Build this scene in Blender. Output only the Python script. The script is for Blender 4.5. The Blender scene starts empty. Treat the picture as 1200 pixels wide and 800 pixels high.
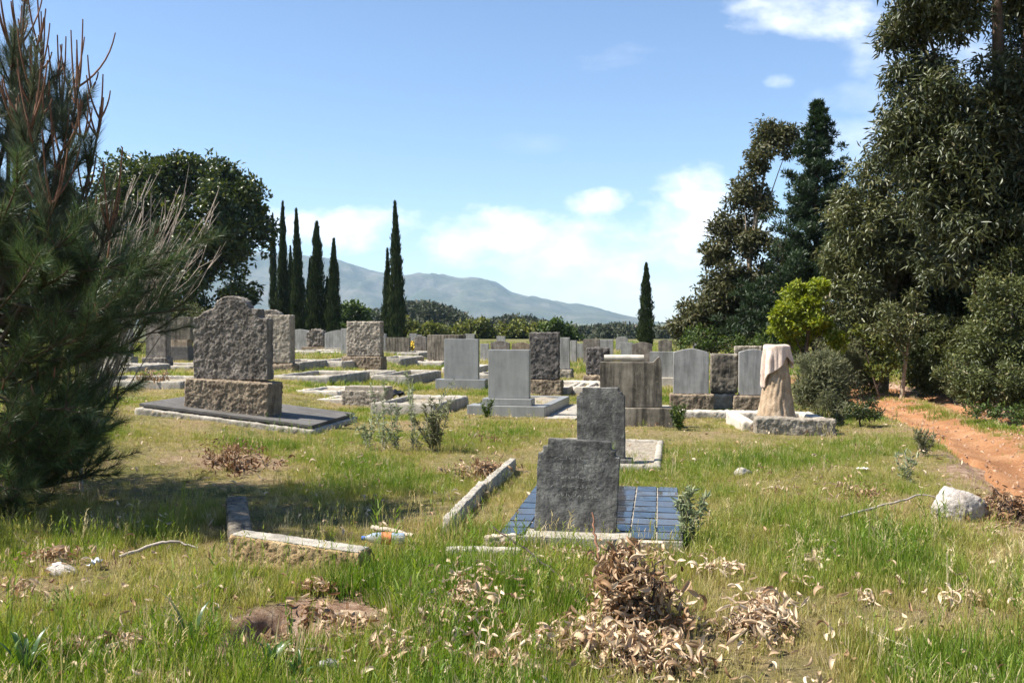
import bpy, bmesh, math, random
import numpy as np
from mathutils import Vector, Matrix

R = math.radians
random.seed(7)
rng = np.random.default_rng(7)
scene = bpy.context.scene
COL = scene.collection

# ------------------------------------------------------------------ camera, sky, sun, exposure
F = 1100.0            # focal length in photo pixels (photo 1200 x 800)
EYE = 1.65
PITCH = math.atan(22 / F)
cam_d = bpy.data.cameras.new("camera")
cam_d.sensor_width = 36.0
cam_d.lens = F / 1200 * 36.0
cam_d.clip_start = 0.05
cam_d.clip_end = 30000
cam = bpy.data.objects.new("camera", cam_d)
COL.objects.link(cam)
cam.location = (0, 0, EYE)
cam.rotation_euler = (R(90) - PITCH, 0, 0)
scene.camera = cam

SUN_EL = R(52)
SUN_AZ = R(-95.5)        # compass-like, 0 = +Y, negative = towards -X
sun_dir = Vector((math.sin(SUN_AZ) * math.cos(SUN_EL), math.cos(SUN_AZ) * math.cos(SUN_EL), math.sin(SUN_EL)))
sd = bpy.data.lights.new("sun", 'SUN')
sd.energy = 4.9
sd.angle = R(0.5)
sd.color = (1.0, 0.945, 0.86)
sun = bpy.data.objects.new("sun", sd)
COL.objects.link(sun)
sun.rotation_euler = (-sun_dir).to_track_quat('-Z', 'Y').to_euler()
sun.location = sun_dir * 50

world = bpy.data.worlds.new("World")
scene.world = world
world.use_nodes = True
world.cycles.sampling_method = 'MANUAL'
world.cycles.sample_map_resolution = 512


def build_world():
    nt = world.node_tree
    nt.nodes.clear()
    N, Lk = nt.nodes.new, nt.links.new
    out = N('ShaderNodeOutputWorld')
    bg = N('ShaderNodeBackground')
    bg.inputs['Strength'].default_value = 0.072
    sky = N('ShaderNodeTexSky')
    sky.sky_type = 'NISHITA'
    sky.sun_disc = False
    sky.sun_elevation = SUN_EL
    sky.sun_rotation = SUN_AZ
    sky.altitude = 100
    sky.air_density = 1.0
    sky.dust_density = 0.15
    sky.ozone_density = 3.0
    tc = N('ShaderNodeTexCoord')
    sep = N('ShaderNodeSeparateXYZ')
    Lk(tc.outputs['Generated'], sep.inputs[0])

    def math_(op, a, b=None, c=None, clamp=False):
        n = N('ShaderNodeMath'); n.operation = op; n.use_clamp = clamp
        for i, v in enumerate((a, b, c)):
            if v is None: continue
            if isinstance(v, (int, float)): n.inputs[i].default_value = v
            else: Lk(v, n.inputs[i])
        return n.outputs[0]
    x, y, z = sep.outputs
    # cloud sheet: project the view direction on a flat layer for the general clouds
    zc = math_('MAXIMUM', z, 0.0)
    den = math_('ADD', zc, 0.10)
    cu = math_('DIVIDE', x, den); cv = math_('DIVIDE', y, den)
    cmb = N('ShaderNodeCombineXYZ'); Lk(cu, cmb.inputs[0]); Lk(cv, cmb.inputs[1])
    n1 = N('ShaderNodeTexNoise'); n1.inputs['Scale'].default_value = 0.55; n1.inputs['Detail'].default_value = 8
    n1.inputs['Roughness'].default_value = 0.62
    Lk(cmb.outputs[0], n1.inputs['Vector'])
    gen = math_('MULTIPLY', math_('SUBTRACT', n1.outputs[0], 0.60), 5.0, clamp=True)
    gen = math_('MULTIPLY', gen, 0.35)
    # the separate cloud banks that stand over the mountains (direction tangents)
    fy = math_('MAXIMUM', y, 0.02)
    u = math_('DIVIDE', x, fy); v = math_('DIVIDE', z, fy)
    ndir = N('ShaderNodeCombineXYZ')
    Lk(u, ndir.inputs[0]); Lk(math_('MULTIPLY', v, 1.7), ndir.inputs[1])
    n2 = N('ShaderNodeTexNoise'); n2.inputs['Scale'].default_value = 9.0; n2.inputs['Detail'].default_value = 9
    n2.inputs['Roughness'].default_value = 0.58
    Lk(ndir.outputs[0], n2.inputs['Vector'])
    wob = math_('SUBTRACT', n2.outputs[0], 0.5)
    n3 = N('ShaderNodeTexNoise'); n3.inputs['Scale'].default_value = 26.0; n3.inputs['Detail'].default_value = 6
    Lk(ndir.outputs[0], n3.inputs['Vector'])
    wob2 = math_('SUBTRACT', n3.outputs[0], 0.5)
    # (px, py, half width, half height, strength, softness)
    banks = [(698, 240, 50, 20, 0.95, 1.0), (425, 268, 92, 30, 0.95, 1.1), (575, 280, 110, 40, 0.90, 1.0), (690, 292, 150, 55, 0.86, .9),
             (820, 228, 52, 40, 0.88, .9), (800, 285, 110, 60, 0.85, .95), (740, 335, 190, 48, 0.66, .7), (450, 255, 60, 12, 0.3, .6),
             (955, 12, 110, 34, 0.80, .7), (913, 97, 26, 15, 0.62, .8), (1000, 118, 80, 20, 0.32, .5),
             (985, 165, 90, 30, 0.42, .6), (610, 168, 60, 14, 0.12, .4), (1120, 60, 120, 60, 0.5, .6), (235, 275, 130, 36, 0.6, .8)]
    acc = gen
    for (px, py, hw, hh, st, sf) in banks:
        a = math_('DIVIDE', math_('SUBTRACT', u, (px - 600) / F), hw / F)
        b = math_('DIVIDE', math_('SUBTRACT', v, (378 - py) / F), hh / F)
        r2 = math_('ADD', math_('MULTIPLY', a, a), math_('MULTIPLY', b, b))
        e = math_('SUBTRACT', 1.0, r2)
        e = math_('ADD', e, math_('MULTIPLY', wob, 4.2))
        e = math_('ADD', e, math_('MULTIPLY', wob2, 1.2))
        m = math_('MULTIPLY', e, 0.75 * sf, clamp=True)
        front = math_('GREATER_THAN', y, 0.05)
        m = math_('MULTIPLY', math_('MULTIPLY', m, st), front)
        acc = math_('MAXIMUM', acc, m)
    fade = math_('MULTIPLY', math_('SUBTRACT', z, 0.004), 40.0, clamp=True)
    acc = math_('MULTIPLY', acc, fade)
    mix = N('ShaderNodeMixRGB')
    mix.inputs[2].default_value = (9.2, 9.25, 9.5, 1)
    wb = N('ShaderNodeMixRGB'); wb.blend_type = 'MULTIPLY'; wb.inputs[0].default_value = 1.0; wb.inputs[2].default_value = (0.94, 0.985, 1.06, 1)
    Lk(sky.outputs[0], wb.inputs[1])
    tex = math_('ADD', math_('MULTIPLY', wob, 1.5), math_('ADD', math_('MULTIPLY', wob2, 1.0), 1.05))
    acc = math_('MULTIPLY', acc, tex, clamp=True)
    Lk(acc, mix.inputs[0]); Lk(wb.outputs[0], mix.inputs[1])
    Lk(mix.outputs[0], bg.inputs['Color'])
    Lk(bg.outputs[0], out.inputs['Surface'])


build_world()
scene.view_settings.view_transform = 'Standard'
scene.view_settings.look = 'None'
scene.view_settings.exposure = 1.28
scene.view_settings.gamma = 1.0
scene.view_settings.use_curve_mapping = False
cy = scene.cycles
cy.use_denoising = True
cy.max_bounces = 6
cy.diffuse_bounces = 3
cy.glossy_bounces = 2
cy.transmission_bounces = 4
cy.transparent_max_bounces = 6
cy.volume_bounces = 1
cy.caustics_reflective = False
cy.caustics_refractive = False
cy.sample_clamp_indirect = 4.0

# ------------------------------------------------------------------ pixel -> place helpers
FWD = Vector((0, math.cos(PITCH), -math.sin(PITCH)))
UPV = Vector((0, math.sin(PITCH), math.cos(PITCH)))


def ray(px, py):
    return FWD + Vector(((px - 600) / F, 0, 0)) + UPV * ((400 - py) / F)


def P(px, py, z=0.0):
    r = ray(px, py)
    t = (z - EYE) / r.z
    return Vector((0, 0, EYE)) + r * t


def at(px, py, Y):
    r = ray(px, py)
    return Vector((0, 0, EYE)) + r * (Y / r.y)


# ------------------------------------------------------------------ value noise + terrain
_tab = rng.random((256, 256))


def vnoise(x, y, s):
    x = np.asarray(x, float) * s; y = np.asarray(y, float) * s
    xi = np.floor(x).astype(int); yi = np.floor(y).astype(int)
    fx = x - xi; fy = y - yi
    fx = fx * fx * (3 - 2 * fx); fy = fy * fy * (3 - 2 * fy)
    a = _tab[xi & 255, yi & 255]; b = _tab[(xi + 1) & 255, yi & 255]
    c = _tab[xi & 255, (yi + 1) & 255]; d = _tab[(xi + 1) & 255, (yi + 1) & 255]
    return (a * (1 - fx) + b * fx) * (1 - fy) + (c * (1 - fx) + d * fx) * fy


def fbm(x, y, s, o=4):
    t = 0; a = 0.5; n = 0
    for i in range(o):
        t = t + a * vnoise(np.asarray(x) + 13.7 * i, np.asarray(y) - 7.1 * i, s); n += a
        s *= 2.03; a *= 0.5
    return t / n


def sstep(a, b, x):
    t = np.clip((np.asarray(x, float) - a) / (b - a), 0, 1)
    return t * t * (3 - 2 * t)


# track centre line (x as a function of y), half width
TRK = np.array([(-6, 1.2), (0, 3.2), (6, 5.0), (9, 6.0), (12, 6.9), (15, 7.7), (18, 8.2), (20.5, 8.6), (23, 8.9), (26, 8.5), (30, 7.0), (36, 5.0)], float)


def track_x(y):
    return np.interp(y, TRK[:, 0], TRK[:, 1])


HOLE = P(318, 742)
PATCH = P(372, 733)


def h_base(x, y):
    x = np.asarray(x, float); y = np.asarray(y, float)
    h = (fbm(x, y, 0.9, 3) - 0.5) * 0.10 + (fbm(x + 50, y, 0.22, 2) - 0.5) * 0.16
    h = h * sstep(90, 20, np.hypot(x, y)) * 0.8
    # the bank on the left carries the big double grave
    h = h + 0.30 * sstep(-2.6, -5.8, x) * sstep(8.5, 13.0, y) * sstep(60, 25, y)
    h = h - 10.0 * sstep(85, 340, y) * sstep(6000, 3000, y)
    # bank above the track on the right
    h = h + 0.45 * sstep(1.5, 3.6, x - track_x(y)) * sstep(34, 22, y) * sstep(3, 9, y)
    return h


def h_track(x, y):
    o = np.asarray(x, float) - track_x(y)
    rut = -0.085 * np.exp(-((np.abs(o) - 0.68) / 0.28) ** 2) + 0.03 * np.exp(-(o / 0.3) ** 2)
    return h_base(x, y) - 0.05 + rut + (fbm(x, y, 3.0, 4) - 0.5) * 0.09


def track_w(y):
    return 1.14 + 0.32 * (fbm(np.asarray(y, float) * 0 + 3.3, y, 0.7, 3) - 0.5) * 2


def track_mask(x, y):
    o = np.abs(np.asarray(x, float) - track_x(y))
    return sstep(1.40, 1.05, o) * sstep(29.5, 27, y)


def h_ground(x, y):
    h = h_base(x, y) - 0.16 * track_mask(x, y)
    x = np.asarray(x, float); y = np.asarray(y, float)
    d = np.hypot((x - HOLE.x) / 0.15, (y - HOLE.y) / 0.24)
    h = h - 0.36 * np.exp(-d ** 6 * 0.7) + 0.030 * np.exp(-(((x - HOLE.x - .06) / .30) ** 2 + ((y - HOLE.y - .33) / .10) ** 2))
    d2 = np.hypot((x - PATCH.x) / 0.42, (y - PATCH.y) / 0.35)
    h = h - 0.03 * np.exp(-d2 ** 4) + np.exp(-d2 ** 2) * (fbm(x, y, 9.0, 3) - .5) * .07
    return h


def gz(x, y):
    return float(h_ground(np.array([x]), np.array([y]))[0])


# ------------------------------------------------------------------ object helpers
def tag(o, label=None, cat=None, group=None, kind=None):
    if label: o["label"] = label
    if cat: o["category"] = cat
    if group: o["group"] = group
    o["kind"] = kind or 'thing'
    return o


def empty(name, loc=(0, 0, 0), rz=0.0):
    o = bpy.data.objects.new(name, None)
    o.empty_display_size = 0.2
    o.location = loc
    o.rotation_euler = (0, 0, rz)
    COL.objects.link(o)
    return o


def link(name, me, mat=None, parent=None, loc=None, rot=None, smooth=False):
    if mat is not None and len(me.materials) == 0:
        me.materials.append(mat)
    o = bpy.data.objects.new(name, me)
    COL.objects.link(o)
    if parent is not None: o.parent = parent
    if loc is not None: o.location = loc
    if rot is not None: o.rotation_euler = rot
    if smooth:
        me.polygons.foreach_set('use_smooth', np.ones(len(me.polygons), bool))
    return o


def mesh_np(name, V, Fc, k, rnd=None, attrs=None):
    """V (n,3), Fc (m,k) with k = 3 or 4, rnd per vertex."""
    me = bpy.data.meshes.new(name)
    V = np.asarray(V, np.float32); Fc = np.asarray(Fc, np.int32)
    me.vertices.add(len(V)); me.vertices.foreach_set('co', V.ravel())
    m = len(Fc)
    me.loops.add(m * k); me.loops.foreach_set('vertex_index', Fc.ravel())
    me.polygons.add(m)
    me.polygons.foreach_set('loop_start', np.arange(m, dtype=np.int32) * k)
    me.polygons.foreach_set('loop_total', np.full(m, k, np.int32))
    if rnd is not None:
        a = me.attributes.new('rnd', 'FLOAT', 'POINT')
        a.data.foreach_set('value', np.asarray(rnd, np.float32))
    me.update(calc_edges=True)
    return me


def unit(a):
    return a / np.maximum(np.linalg.norm(a, axis=1, keepdims=True), 1e-9)


def leaves_mesh(name, B, D, Nn, L, W, fold=0.25, rnd=None, mid=0.45):
    """Each leaf: two triangles folded along the midrib."""
    n = len(B)
    S = unit(np.cross(D, Nn)); Nn = unit(np.cross(S, D))
    L = np.asarray(L)[:, None]; W = np.asarray(W)[:, None]
    b = B
    t = B + D * L - Nn * L * 0.12
    m = B + D * L * mid + Nn * W * fold
    l = m + S * W * 0.5
    r = m - S * W * 0.5
    V = np.stack([b, l, t, r], 1).reshape(-1, 3)
    i = np.arange(n)[:, None] * 4
    Fc = np.concatenate([i + np.array([[0, 3, 2]]), i + np.array([[0, 2, 1]])], 0)
    if rnd is None: rnd = rng.random(n)
    return mesh_np(name, V, Fc, 3, np.repeat(rnd, 4))


def needles_mesh(name, B, D, L, W, rnd=None):
    n = len(B)
    S = unit(np.cross(D, rng.normal(size=(n, 3))))
    W = np.asarray(W)[:, None] if np.ndim(W) else W
    V = np.stack([B + S * W * 0.5, B - S * W * 0.5, B + D * np.asarray(L)[:, None]], 1).reshape(-1, 3)
    Fc = np.arange(n * 3).reshape(-1, 3)
    if rnd is None: rnd = rng.random(n)
    return mesh_np(name, V, Fc, 3, np.repeat(rnd, 3))


def tube_np(pts, rad, seg=7):
    pts = np.asarray(pts, float); n = len(pts)
    rad = np.broadcast_to(np.asarray(rad, float), (n,))
    T = np.gradient(pts, axis=0); T = unit(T)
    ref = np.array([0.31, 0.17, 0.93]) if abs(T[0, 2]) < 0.9 else np.array([0.9, 0.2, 0.1])
    A = unit(np.cross(T, ref)); Bn = unit(np.cross(T, A))
    an = np.linspace(0, 2 * math.pi, seg, endpoint=False)
    V = (pts[:, None] + rad[:, None, None] * (np.cos(an)[None, :, None] * A[:, None] + np.sin(an)[None, :, None] * Bn[:, None])).reshape(-1, 3)
    fs = []
    for i in range(n - 1):
        for j in range(seg):
            k = (j + 1) % seg
            fs.append((i * seg + j, i * seg + k, (i + 1) * seg + k, (i + 1) * seg + j))
    return V, np.array(fs)


def tubes_mesh(name, lst, seg=7):
    Vs, Fs, o = [], [], 0
    for pts, rad in lst:
        V, Fc = tube_np(pts, rad, seg)
        Vs.append(V); Fs.append(Fc + o); o += len(V)
    return mesh_np(name, np.concatenate(Vs), np.concatenate(Fs), 4)


def bez(a, b, c, n=8):
    t = np.linspace(0, 1, n)[:, None]
    a, b, c = (np.asarray(q, float)[None] for q in (a, b, c))
    return (1 - t) ** 2 * a + 2 * t * (1 - t) * b + t * t * c


def cloud_leaves(cs, rs, n_per, spread=1.0, shell=0.5, up=0.2, out=0.7, jitter=0.7):
    """positions, directions, outward for leaves spread over ellipsoid clumps."""
    cs = np.asarray(cs, float); rs = np.asarray(rs, float)
    if rs.ndim == 1: rs = np.repeat(rs[:, None], 3, 1)
    n_per = np.broadcast_to(np.asarray(n_per), (len(cs),)).astype(int)
    C = np.repeat(cs, n_per, 0); RR = np.repeat(rs, n_per, 0)
    d = unit(rng.normal(size=C.shape))
    q = (shell + (1 - shell) * rng.random((len(C), 1))) ** 0.8
    B = C + d * RR * q * spread
    D = unit(d * out + rng.normal(size=C.shape) * jitter + np.array([[0, 0, up]]))
    return B, D, d


# ------------------------------------------------------------------ materials
def nodes(name):
    m = bpy.data.materials.new(name)
    m.use_nodes = True
    nt = m.node_tree
    b = nt.nodes['Principled BSDF']
    return m, nt, b


def ramp(nt, fac, stops):
    r = nt.nodes.new('ShaderNodeValToRGB')
    els = r.color_ramp.elements
    while len(els) < len(stops): els.new(0.5)
    for e, (p, c) in zip(els, stops):
        e.position = p; e.color = (*c, 1)
    nt.links.new(fac, r.inputs[0])
    return r.outputs[0]


def noise(nt, scale, detail=6, rough=0.6, vec=None, mapping=None, out=0):
    n = nt.nodes.new('ShaderNodeTexNoise')
    n.inputs['Scale'].default_value = scale
    n.inputs['Detail'].default_value = detail
    n.inputs['Roughness'].default_value = rough
    if vec is not None:
        if mapping is not None:
            mp = nt.nodes.new('ShaderNodeMapping')
            mp.inputs['Scale'].default_value = mapping
            nt.links.new(vec, mp.inputs[0]); vec = mp.outputs[0]
        nt.links.new(vec, n.inputs['Vector'])
    return n.outputs[out]


def objcoord(nt):
    return nt.nodes.new('ShaderNodeTexCoord').outputs['Object']


def worldpos(nt):
    return nt.nodes.new('ShaderNodeNewGeometry').outputs['Position']


def mixc(nt, fac, a, b, mode='MIX'):
    n = nt.nodes.new('ShaderNodeMixRGB'); n.blend_type = mode
    for i, v in enumerate((fac, a, b)):
        if isinstance(v, (int, float)): n.inputs[i].default_value = v
        elif isinstance(v, tuple): n.inputs[i].default_value = (*v, 1) if len(v) == 3 else v
        else: nt.links.new(v, n.inputs[i])
    return n.outputs[0]


def mth(nt, op, a, b=None, clamp=False):
    n = nt.nodes.new('ShaderNodeMath'); n.operation = op; n.use_clamp = clamp
    for i, v in enumerate((a, b)):
        if v is None: continue
        if isinstance(v, (int, float)): n.inputs[i].default_value = v
        else: nt.links.new(v, n.inputs[i])
    return n.outputs[0]


def bump(nt, b, height, strength, dist=0.02):
    n = nt.nodes.new('ShaderNodeBump')
    n.inputs['Strength'].default_value = strength
    n.inputs['Distance'].default_value = dist
    nt.links.new(height, n.inputs['Height'])
    nt.links.new(n.outputs[0], b.inputs['Normal'])


def stone_mat(name, dark, mid, light, scale=6.0, streak=0.0, bstr=0.6, lichen=0.0, lichcol=(.42, .36, .22), rough=0.85, bscale=60, spec=0.3):
    m, nt, b = nodes(name)
    oc = objcoord(nt)
    inf = nt.nodes.new('ShaderNodeObjectInfo')
    off = nt.nodes.new('ShaderNodeVectorMath'); off.operation = 'ADD'
    sc = nt.nodes.new('ShaderNodeVectorMath'); sc.operation = 'SCALE'
    sc.inputs[0].default_value = (37, 91, 53)
    nt.links.new(inf.outputs['Random'], sc.inputs['Scale'])
    nt.links.new(oc, off.inputs[0]); nt.links.new(sc.outputs[0], off.inputs[1])
    v = off.outputs[0]
    a = noise(nt, scale, 8, 0.65, v)
    c = ramp(nt, a, [(0.30, dark), (0.5, mid), (0.72, light)])
    g = noise(nt, bscale * 2.3, 3, 0.6, v)
    gr = ramp(nt, g, [(0.3, (.62,) * 3), (0.7, (1.25,) * 3)])
    c = mixc(nt, 0.8, c, gr, 'MULTIPLY')
    if streak:
        s = noise(nt, 5.0, 6, 0.7, v, (2.2, 2.2, 0.22))
        sr = ramp(nt, s, [(0.42, (1, 1, 1)), (0.62, (1 - streak,) * 3)])
        c = mixc(nt, 1.0, c, sr, 'MULTIPLY')
    if lichen:
        l = noise(nt, 14.0, 7, 0.75, v)
        lr = ramp(nt, l, [(0.54, (0, 0, 0)), (0.64, (lichen,) * 3)])
        c = mixc(nt, lr, c, lichcol)
    nt.links.new(c, b.inputs['Base Color'])
    b.inputs['Roughness'].default_value = rough
    b.inputs['Specular IOR Level'].default_value = spec
    h1 = noise(nt, bscale, 8, 0.7, v)
    bump(nt, b, h1, bstr, 0.02)
    return m


def leaf_mat(name, stops, trans=0.35, rough=0.45, spec=0.35, patch=None, use='rnd'):
    m, nt, b = nodes(name)
    at_ = nt.nodes.new('ShaderNodeAttribute'); at_.attribute_name = use
    if use == 'tint': at_.attribute_type = 'INSTANCER'
    c = ramp(nt, at_.outputs['Fac'], stops)
    if patch:
        wp = worldpos(nt)
        n = noise(nt, patch[0], 4, 0.6, wp)
        c = mixc(nt, 1.0, c, ramp(nt, n, [(0.35, patch[1]), (0.65, patch[2])]), 'MULTIPLY')
    nt.links.new(c, b.inputs['Base Color'])
    b.inputs['Roughness'].default_value = rough
    b.inputs['Specular IOR Level'].default_value = spec
    tr = nt.nodes.new('ShaderNodeBsdfTranslucent')
    hs = nt.nodes.new('ShaderNodeHueSaturation'); hs.inputs['Saturation'].default_value = 1.1; hs.inputs['Value'].default_value = 1.25
    nt.links.new(c, hs.inputs['Color']); nt.links.new(hs.outputs[0], tr.inputs['Color'])
    mx = nt.nodes.new('ShaderNodeMixShader'); mx.inputs[0].default_value = trans
    out = nt.nodes['Material Output']
    nt.links.new(b.outputs[0], mx.inputs[1]); nt.links.new(tr.outputs[0], mx.inputs[2])
    nt.links.new(mx.outputs[0], out.inputs['Surface'])
    return m


def plain(name, col, rough=0.7, spec=0.3, var=0.25, scale=20, bstr=0.3):
    m, nt, b = nodes(name)
    a = noise(nt, scale, 6, 0.65, objcoord(nt))
    c = ramp(nt, a, [(0.3, tuple(x * (1 - var) for x in col)), (0.7, tuple(min(1, x * (1 + var)) for x in col))])
    nt.links.new(c, b.inputs['Base Color'])
    b.inputs['Roughness'].default_value = rough
    b.inputs['Specular IOR Level'].default_value = spec
    if bstr: bump(nt, b, noise(nt, scale * 4, 5, 0.7, objcoord(nt)), bstr, 0.01)
    return m


M = {}
M['rough_grey'] = stone_mat('rough_grey_stone', (.09, .076, .062), (.215, .185, .155), (.36, .315, .265), 5, 0.5, 1.0, 0.3, bscale=45)
M['rough_tan'] = stone_mat('rough_tan_stone', (.14, .10, .068), (.28, .215, .148), (.43, .34, .235), 6, 0.4, 0.9, 0.3, bscale=45)
M['rough_pale'] = stone_mat('rough_pale_stone', (.20, .165, .125), (.345, .295, .23), (.50, .44, .35), 9, 0.3, 0.9, 0.2, bscale=50)
M['rough_dark'] = stone_mat('rough_dark_stone', (.045, .040, .036), (.11, .098, .088), (.24, .21, .19), 6, 0.5, 0.9, 0.15, bscale=45)
M['ochre'] = stone_mat('ochre_kerb_stone', (.20, .125, .055), (.42, .29, .145), (.60, .45, .26), 9, 0.15, 1.0, 0.3, (.22, .17, .10), bscale=40)
M['granite'] = stone_mat('grey_granite', (.205, .205, .195), (.25, .25, .235), (.29, .29, .27), 3, 0.15, 0.08, 0.0, rough=0.42, bscale=160, spec=0.5)
M['granite_light'] = stone_mat('pale_granite', (.25, .24, .22), (.325, .315, .29), (.40, .385, .355), 4, 0.38, 0.2, 0.15, rough=0.6, bscale=120)
M['slate'] = stone_mat('weathered_slate', (.05, .048, .043), (.12, .115, .105), (.25, .24, .215), 8, 0.45, 0.7, 0.3, (.27, .26, .21), bscale=34)
M['concrete_stained'] = stone_mat('stained_concrete', (.10, .085, .065), (.20, .17, .13), (.33, .29, .225), 4, 0.72, 0.5, 0.2, bscale=60)
M['concrete'] = stone_mat('old_concrete', (.26, .235, .19), (.40, .36, .295), (.54, .49, .41), 5, 0.3, 0.6, 0.3, (.20, .18, .13), bscale=55)
M['concrete_pale'] = stone_mat('bleached_concrete', (.42, .37, .30), (.56, .50, .41), (.68, .62, .53), 6, 0.2, 0.6, 0.2, (.3, .26, .2), bscale=55)
M['slab_dark'] = stone_mat('dark_slab', (.075, .07, .064), (.115, .108, .10), (.165, .155, .145), 4, 0.0, 0.3, 0.15, rough=0.85, bscale=80, spec=.15)
M['sandy'] = stone_mat('sandy_stump_stone', (.24, .165, .10), (.40, .29, .185), (.54, .41, .28), 7, 0.2, 0.8, 0.2, (.22, .19, .15), bscale=40)
M['drape'] = stone_mat('pale_drape_stone', (.44, .32, .25), (.61, .475, .385), (.70, .57, .475), 6, 0.25, 0.5, 0.2, (.4, .34, .28), bscale=50)
M['gravel'] = stone_mat('pale_gravel', (.18, .145, .10), (.33, .28, .21), (.52, .46, .37), 30, 0.0, 1.0, 0.5, (.20, .19, .08), bscale=90)
M['rock_white'] = stone_mat('white_rock', (.26, .21, .17), (.45, .40, .345), (.60, .56, .50), 7, 0.0, 0.9, 0.35, (.28, .22, .15), bscale=40)
M['bark'] = plain('bark', (.085, .062, .045), 0.9, 0.15, 0.45, 9, 0.9)
M['bark_pale'] = plain('pale_bark', (.30, .235, .165), 0.85, 0.2, 0.35, 7, 0.6)
M['twig_grey'] = plain('grey_twig', (.38, .32, .265), 0.85, 0.2, 0.3, 9, 0.3)
M['twig_dark'] = plain('dark_twig', (.055, .042, .035), 0.85, 0.2, 0.35, 9, 0.4)
M['wood_pale'] = plain('bleached_wood', (.42, .35, .27), 0.85, 0.2, 0.3, 18, 0.5)

# ------------------------------------------------------------------ ground
def ground_mat():
    m, nt, b = nodes('meadow_soil')
    wp = worldpos(nt)
    a = noise(nt, 0.9, 6, 0.62, wp)
    c = ramp(nt, a, [(0.34, (.12, .12, .035)), (0.47, (.22, .19, .075)), (0.58, (.31, .235, .125)), (0.70, (.27, .17, .095))])
    f = noise(nt, 38, 6, 0.72, wp)
    c = mixc(nt, 0.9, c, ramp(nt, f, [(0.30, (.35, .34, .32)), (0.55, (1, 1, 1)), (0.75, (1.5, 1.4, 1.2))]), 'MULTIPLY')
    at_ = nt.nodes.new('ShaderNodeAttribute'); at_.attribute_name = 'bare'
    s = noise(nt, 11, 9, 0.78, wp)
    soil = ramp(nt, s, [(0.3, (.13, .07, .042)), (0.5, (.32, .205, .135)), (0.68, (.58, .45, .34))])
    c = mixc(nt, at_.outputs['Fac'], c, soil)
    far = nt.nodes.new('ShaderNodeAttribute'); far.attribute_name = 'far'
    fn = noise(nt, 0.05, 5, 0.6, wp)
    c = mixc(nt, far.outputs['Fac'], c, ramp(nt, fn, [(0.35, (.07, .085, .03)), (0.65, (.15, .14, .06))]))
    nt.links.new(c, b.inputs['Base Color'])
    b.inputs['Roughness'].default_value = 0.95
    b.inputs['Specular IOR Level'].default_value = 0.1
    bump(nt, b, noise(nt, 30, 8, 0.75, wp), 1.0, 0.05)
    return m


def grow(start, stop, first, k):
    v = [start]; s = first
    while v[-1] < stop:
        v.append(v[-1] + s); s *= k
    v[-1] = stop
    return v


xr = grow(12.0, 8900, 0.2, 1.16)
xs = np.array([-q for q in xr[::-1]] + list(np.arange(-11.9, -2.55, 0.1)) + list(np.arange(-2.5, 0.01, .035)) + list(np.arange(.1, 11.95, 0.1)) + xr)
ys = np.array(grow(3.0, 400, 0.3, 1.3)[::-1]) * -1 + 6.0
ys = np.concatenate([ys, np.arange(3.1, 9.0, 0.05), np.arange(9.0, 31, 0.13), np.array(grow(31.1, 8900, 0.25, 1.14))])
GX, GY = np.meshgrid(xs, ys)
GZ = h_ground(GX, GY)
nx_, ny_ = len(xs), len(ys)
V = np.stack([GX, GY, GZ], -1).reshape(-1, 3)
ii = np.arange(ny_ - 1)[:, None] * nx_ + np.arange(nx_ - 1)[None]
Fq = np.stack([ii, ii + 1, ii + nx_ + 1, ii + nx_], -1).reshape(-1, 4)
gme = mesh_np('ground', V, Fq, 4)
# places where the soil lies bare: (px, py, half width m, half depth m)
BARE = [(372, 735, .50, .42, 1.0), (318, 752, .34, .34, 1.0), (275, 543, .75, .75, .75), (400, 790, .3, .1, .5), (560, 555, .45, .4, .4),
        (60, 660, .5, .18, .8), (1000, 470, 1.2, 1.2, .9), (1180, 600, .5, .5, .7), (1010, 590, .5, .25, .5), (720, 745, .45, .35, .35)]
bare = np.zeros(len(V))
for (px, py, a, c, st) in BARE:
    p = P(px, py)
    dd = np.hypot((V[:, 0] - p.x) / a, (V[:, 1] - p.y) / c) + (fbm(V[:, 0], V[:, 1], 3.5, 3) - 0.5) * 1.3
    bare = np.maximum(bare, st * sstep(1.15, 0.6, dd))
om = np.abs(V[:, 0] - track_x(V[:, 1]))
bare = np.maximum(bare, sstep(2.0, 1.3, om + (fbm(V[:, 0], V[:, 1], 1.8, 3) - .5) * 1.2) * sstep(32, 27, V[:, 1]))
bare = np.maximum(bare, 0.8 * sstep(3.9, 2.2, (V[:, 0] - track_x(V[:, 1]))) * sstep(0.5, 1.2, V[:, 0] - track_x(V[:, 1])) * sstep(28, 24, V[:, 1]))
a = gme.attributes.new('bare', 'FLOAT', 'POINT'); a.data.foreach_set('value', bare.astype(np.float32))
a = gme.attributes.new('far', 'FLOAT', 'POINT'); a.data.foreach_set('value', sstep(40, 120, np.hypot(V[:, 0], V[:, 1])).astype(np.float32))
ground = link('ground', gme, ground_mat(), smooth=True)
tag(ground, 'rough cemetery meadow of dry soil and patchy grass', 'ground', kind='structure')


def bare_at(x, y):
    b_ = np.zeros(len(x))
    for (px, py, a, c, st) in BARE:
        p = P(px, py)
        dd = np.hypot((x - p.x) / a, (y - p.y) / c) + (fbm(x, y, 3.5, 3) - 0.5) * 1.3
        b_ = np.maximum(b_, st * sstep(1.15, 0.6, dd))
    return b_


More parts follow.
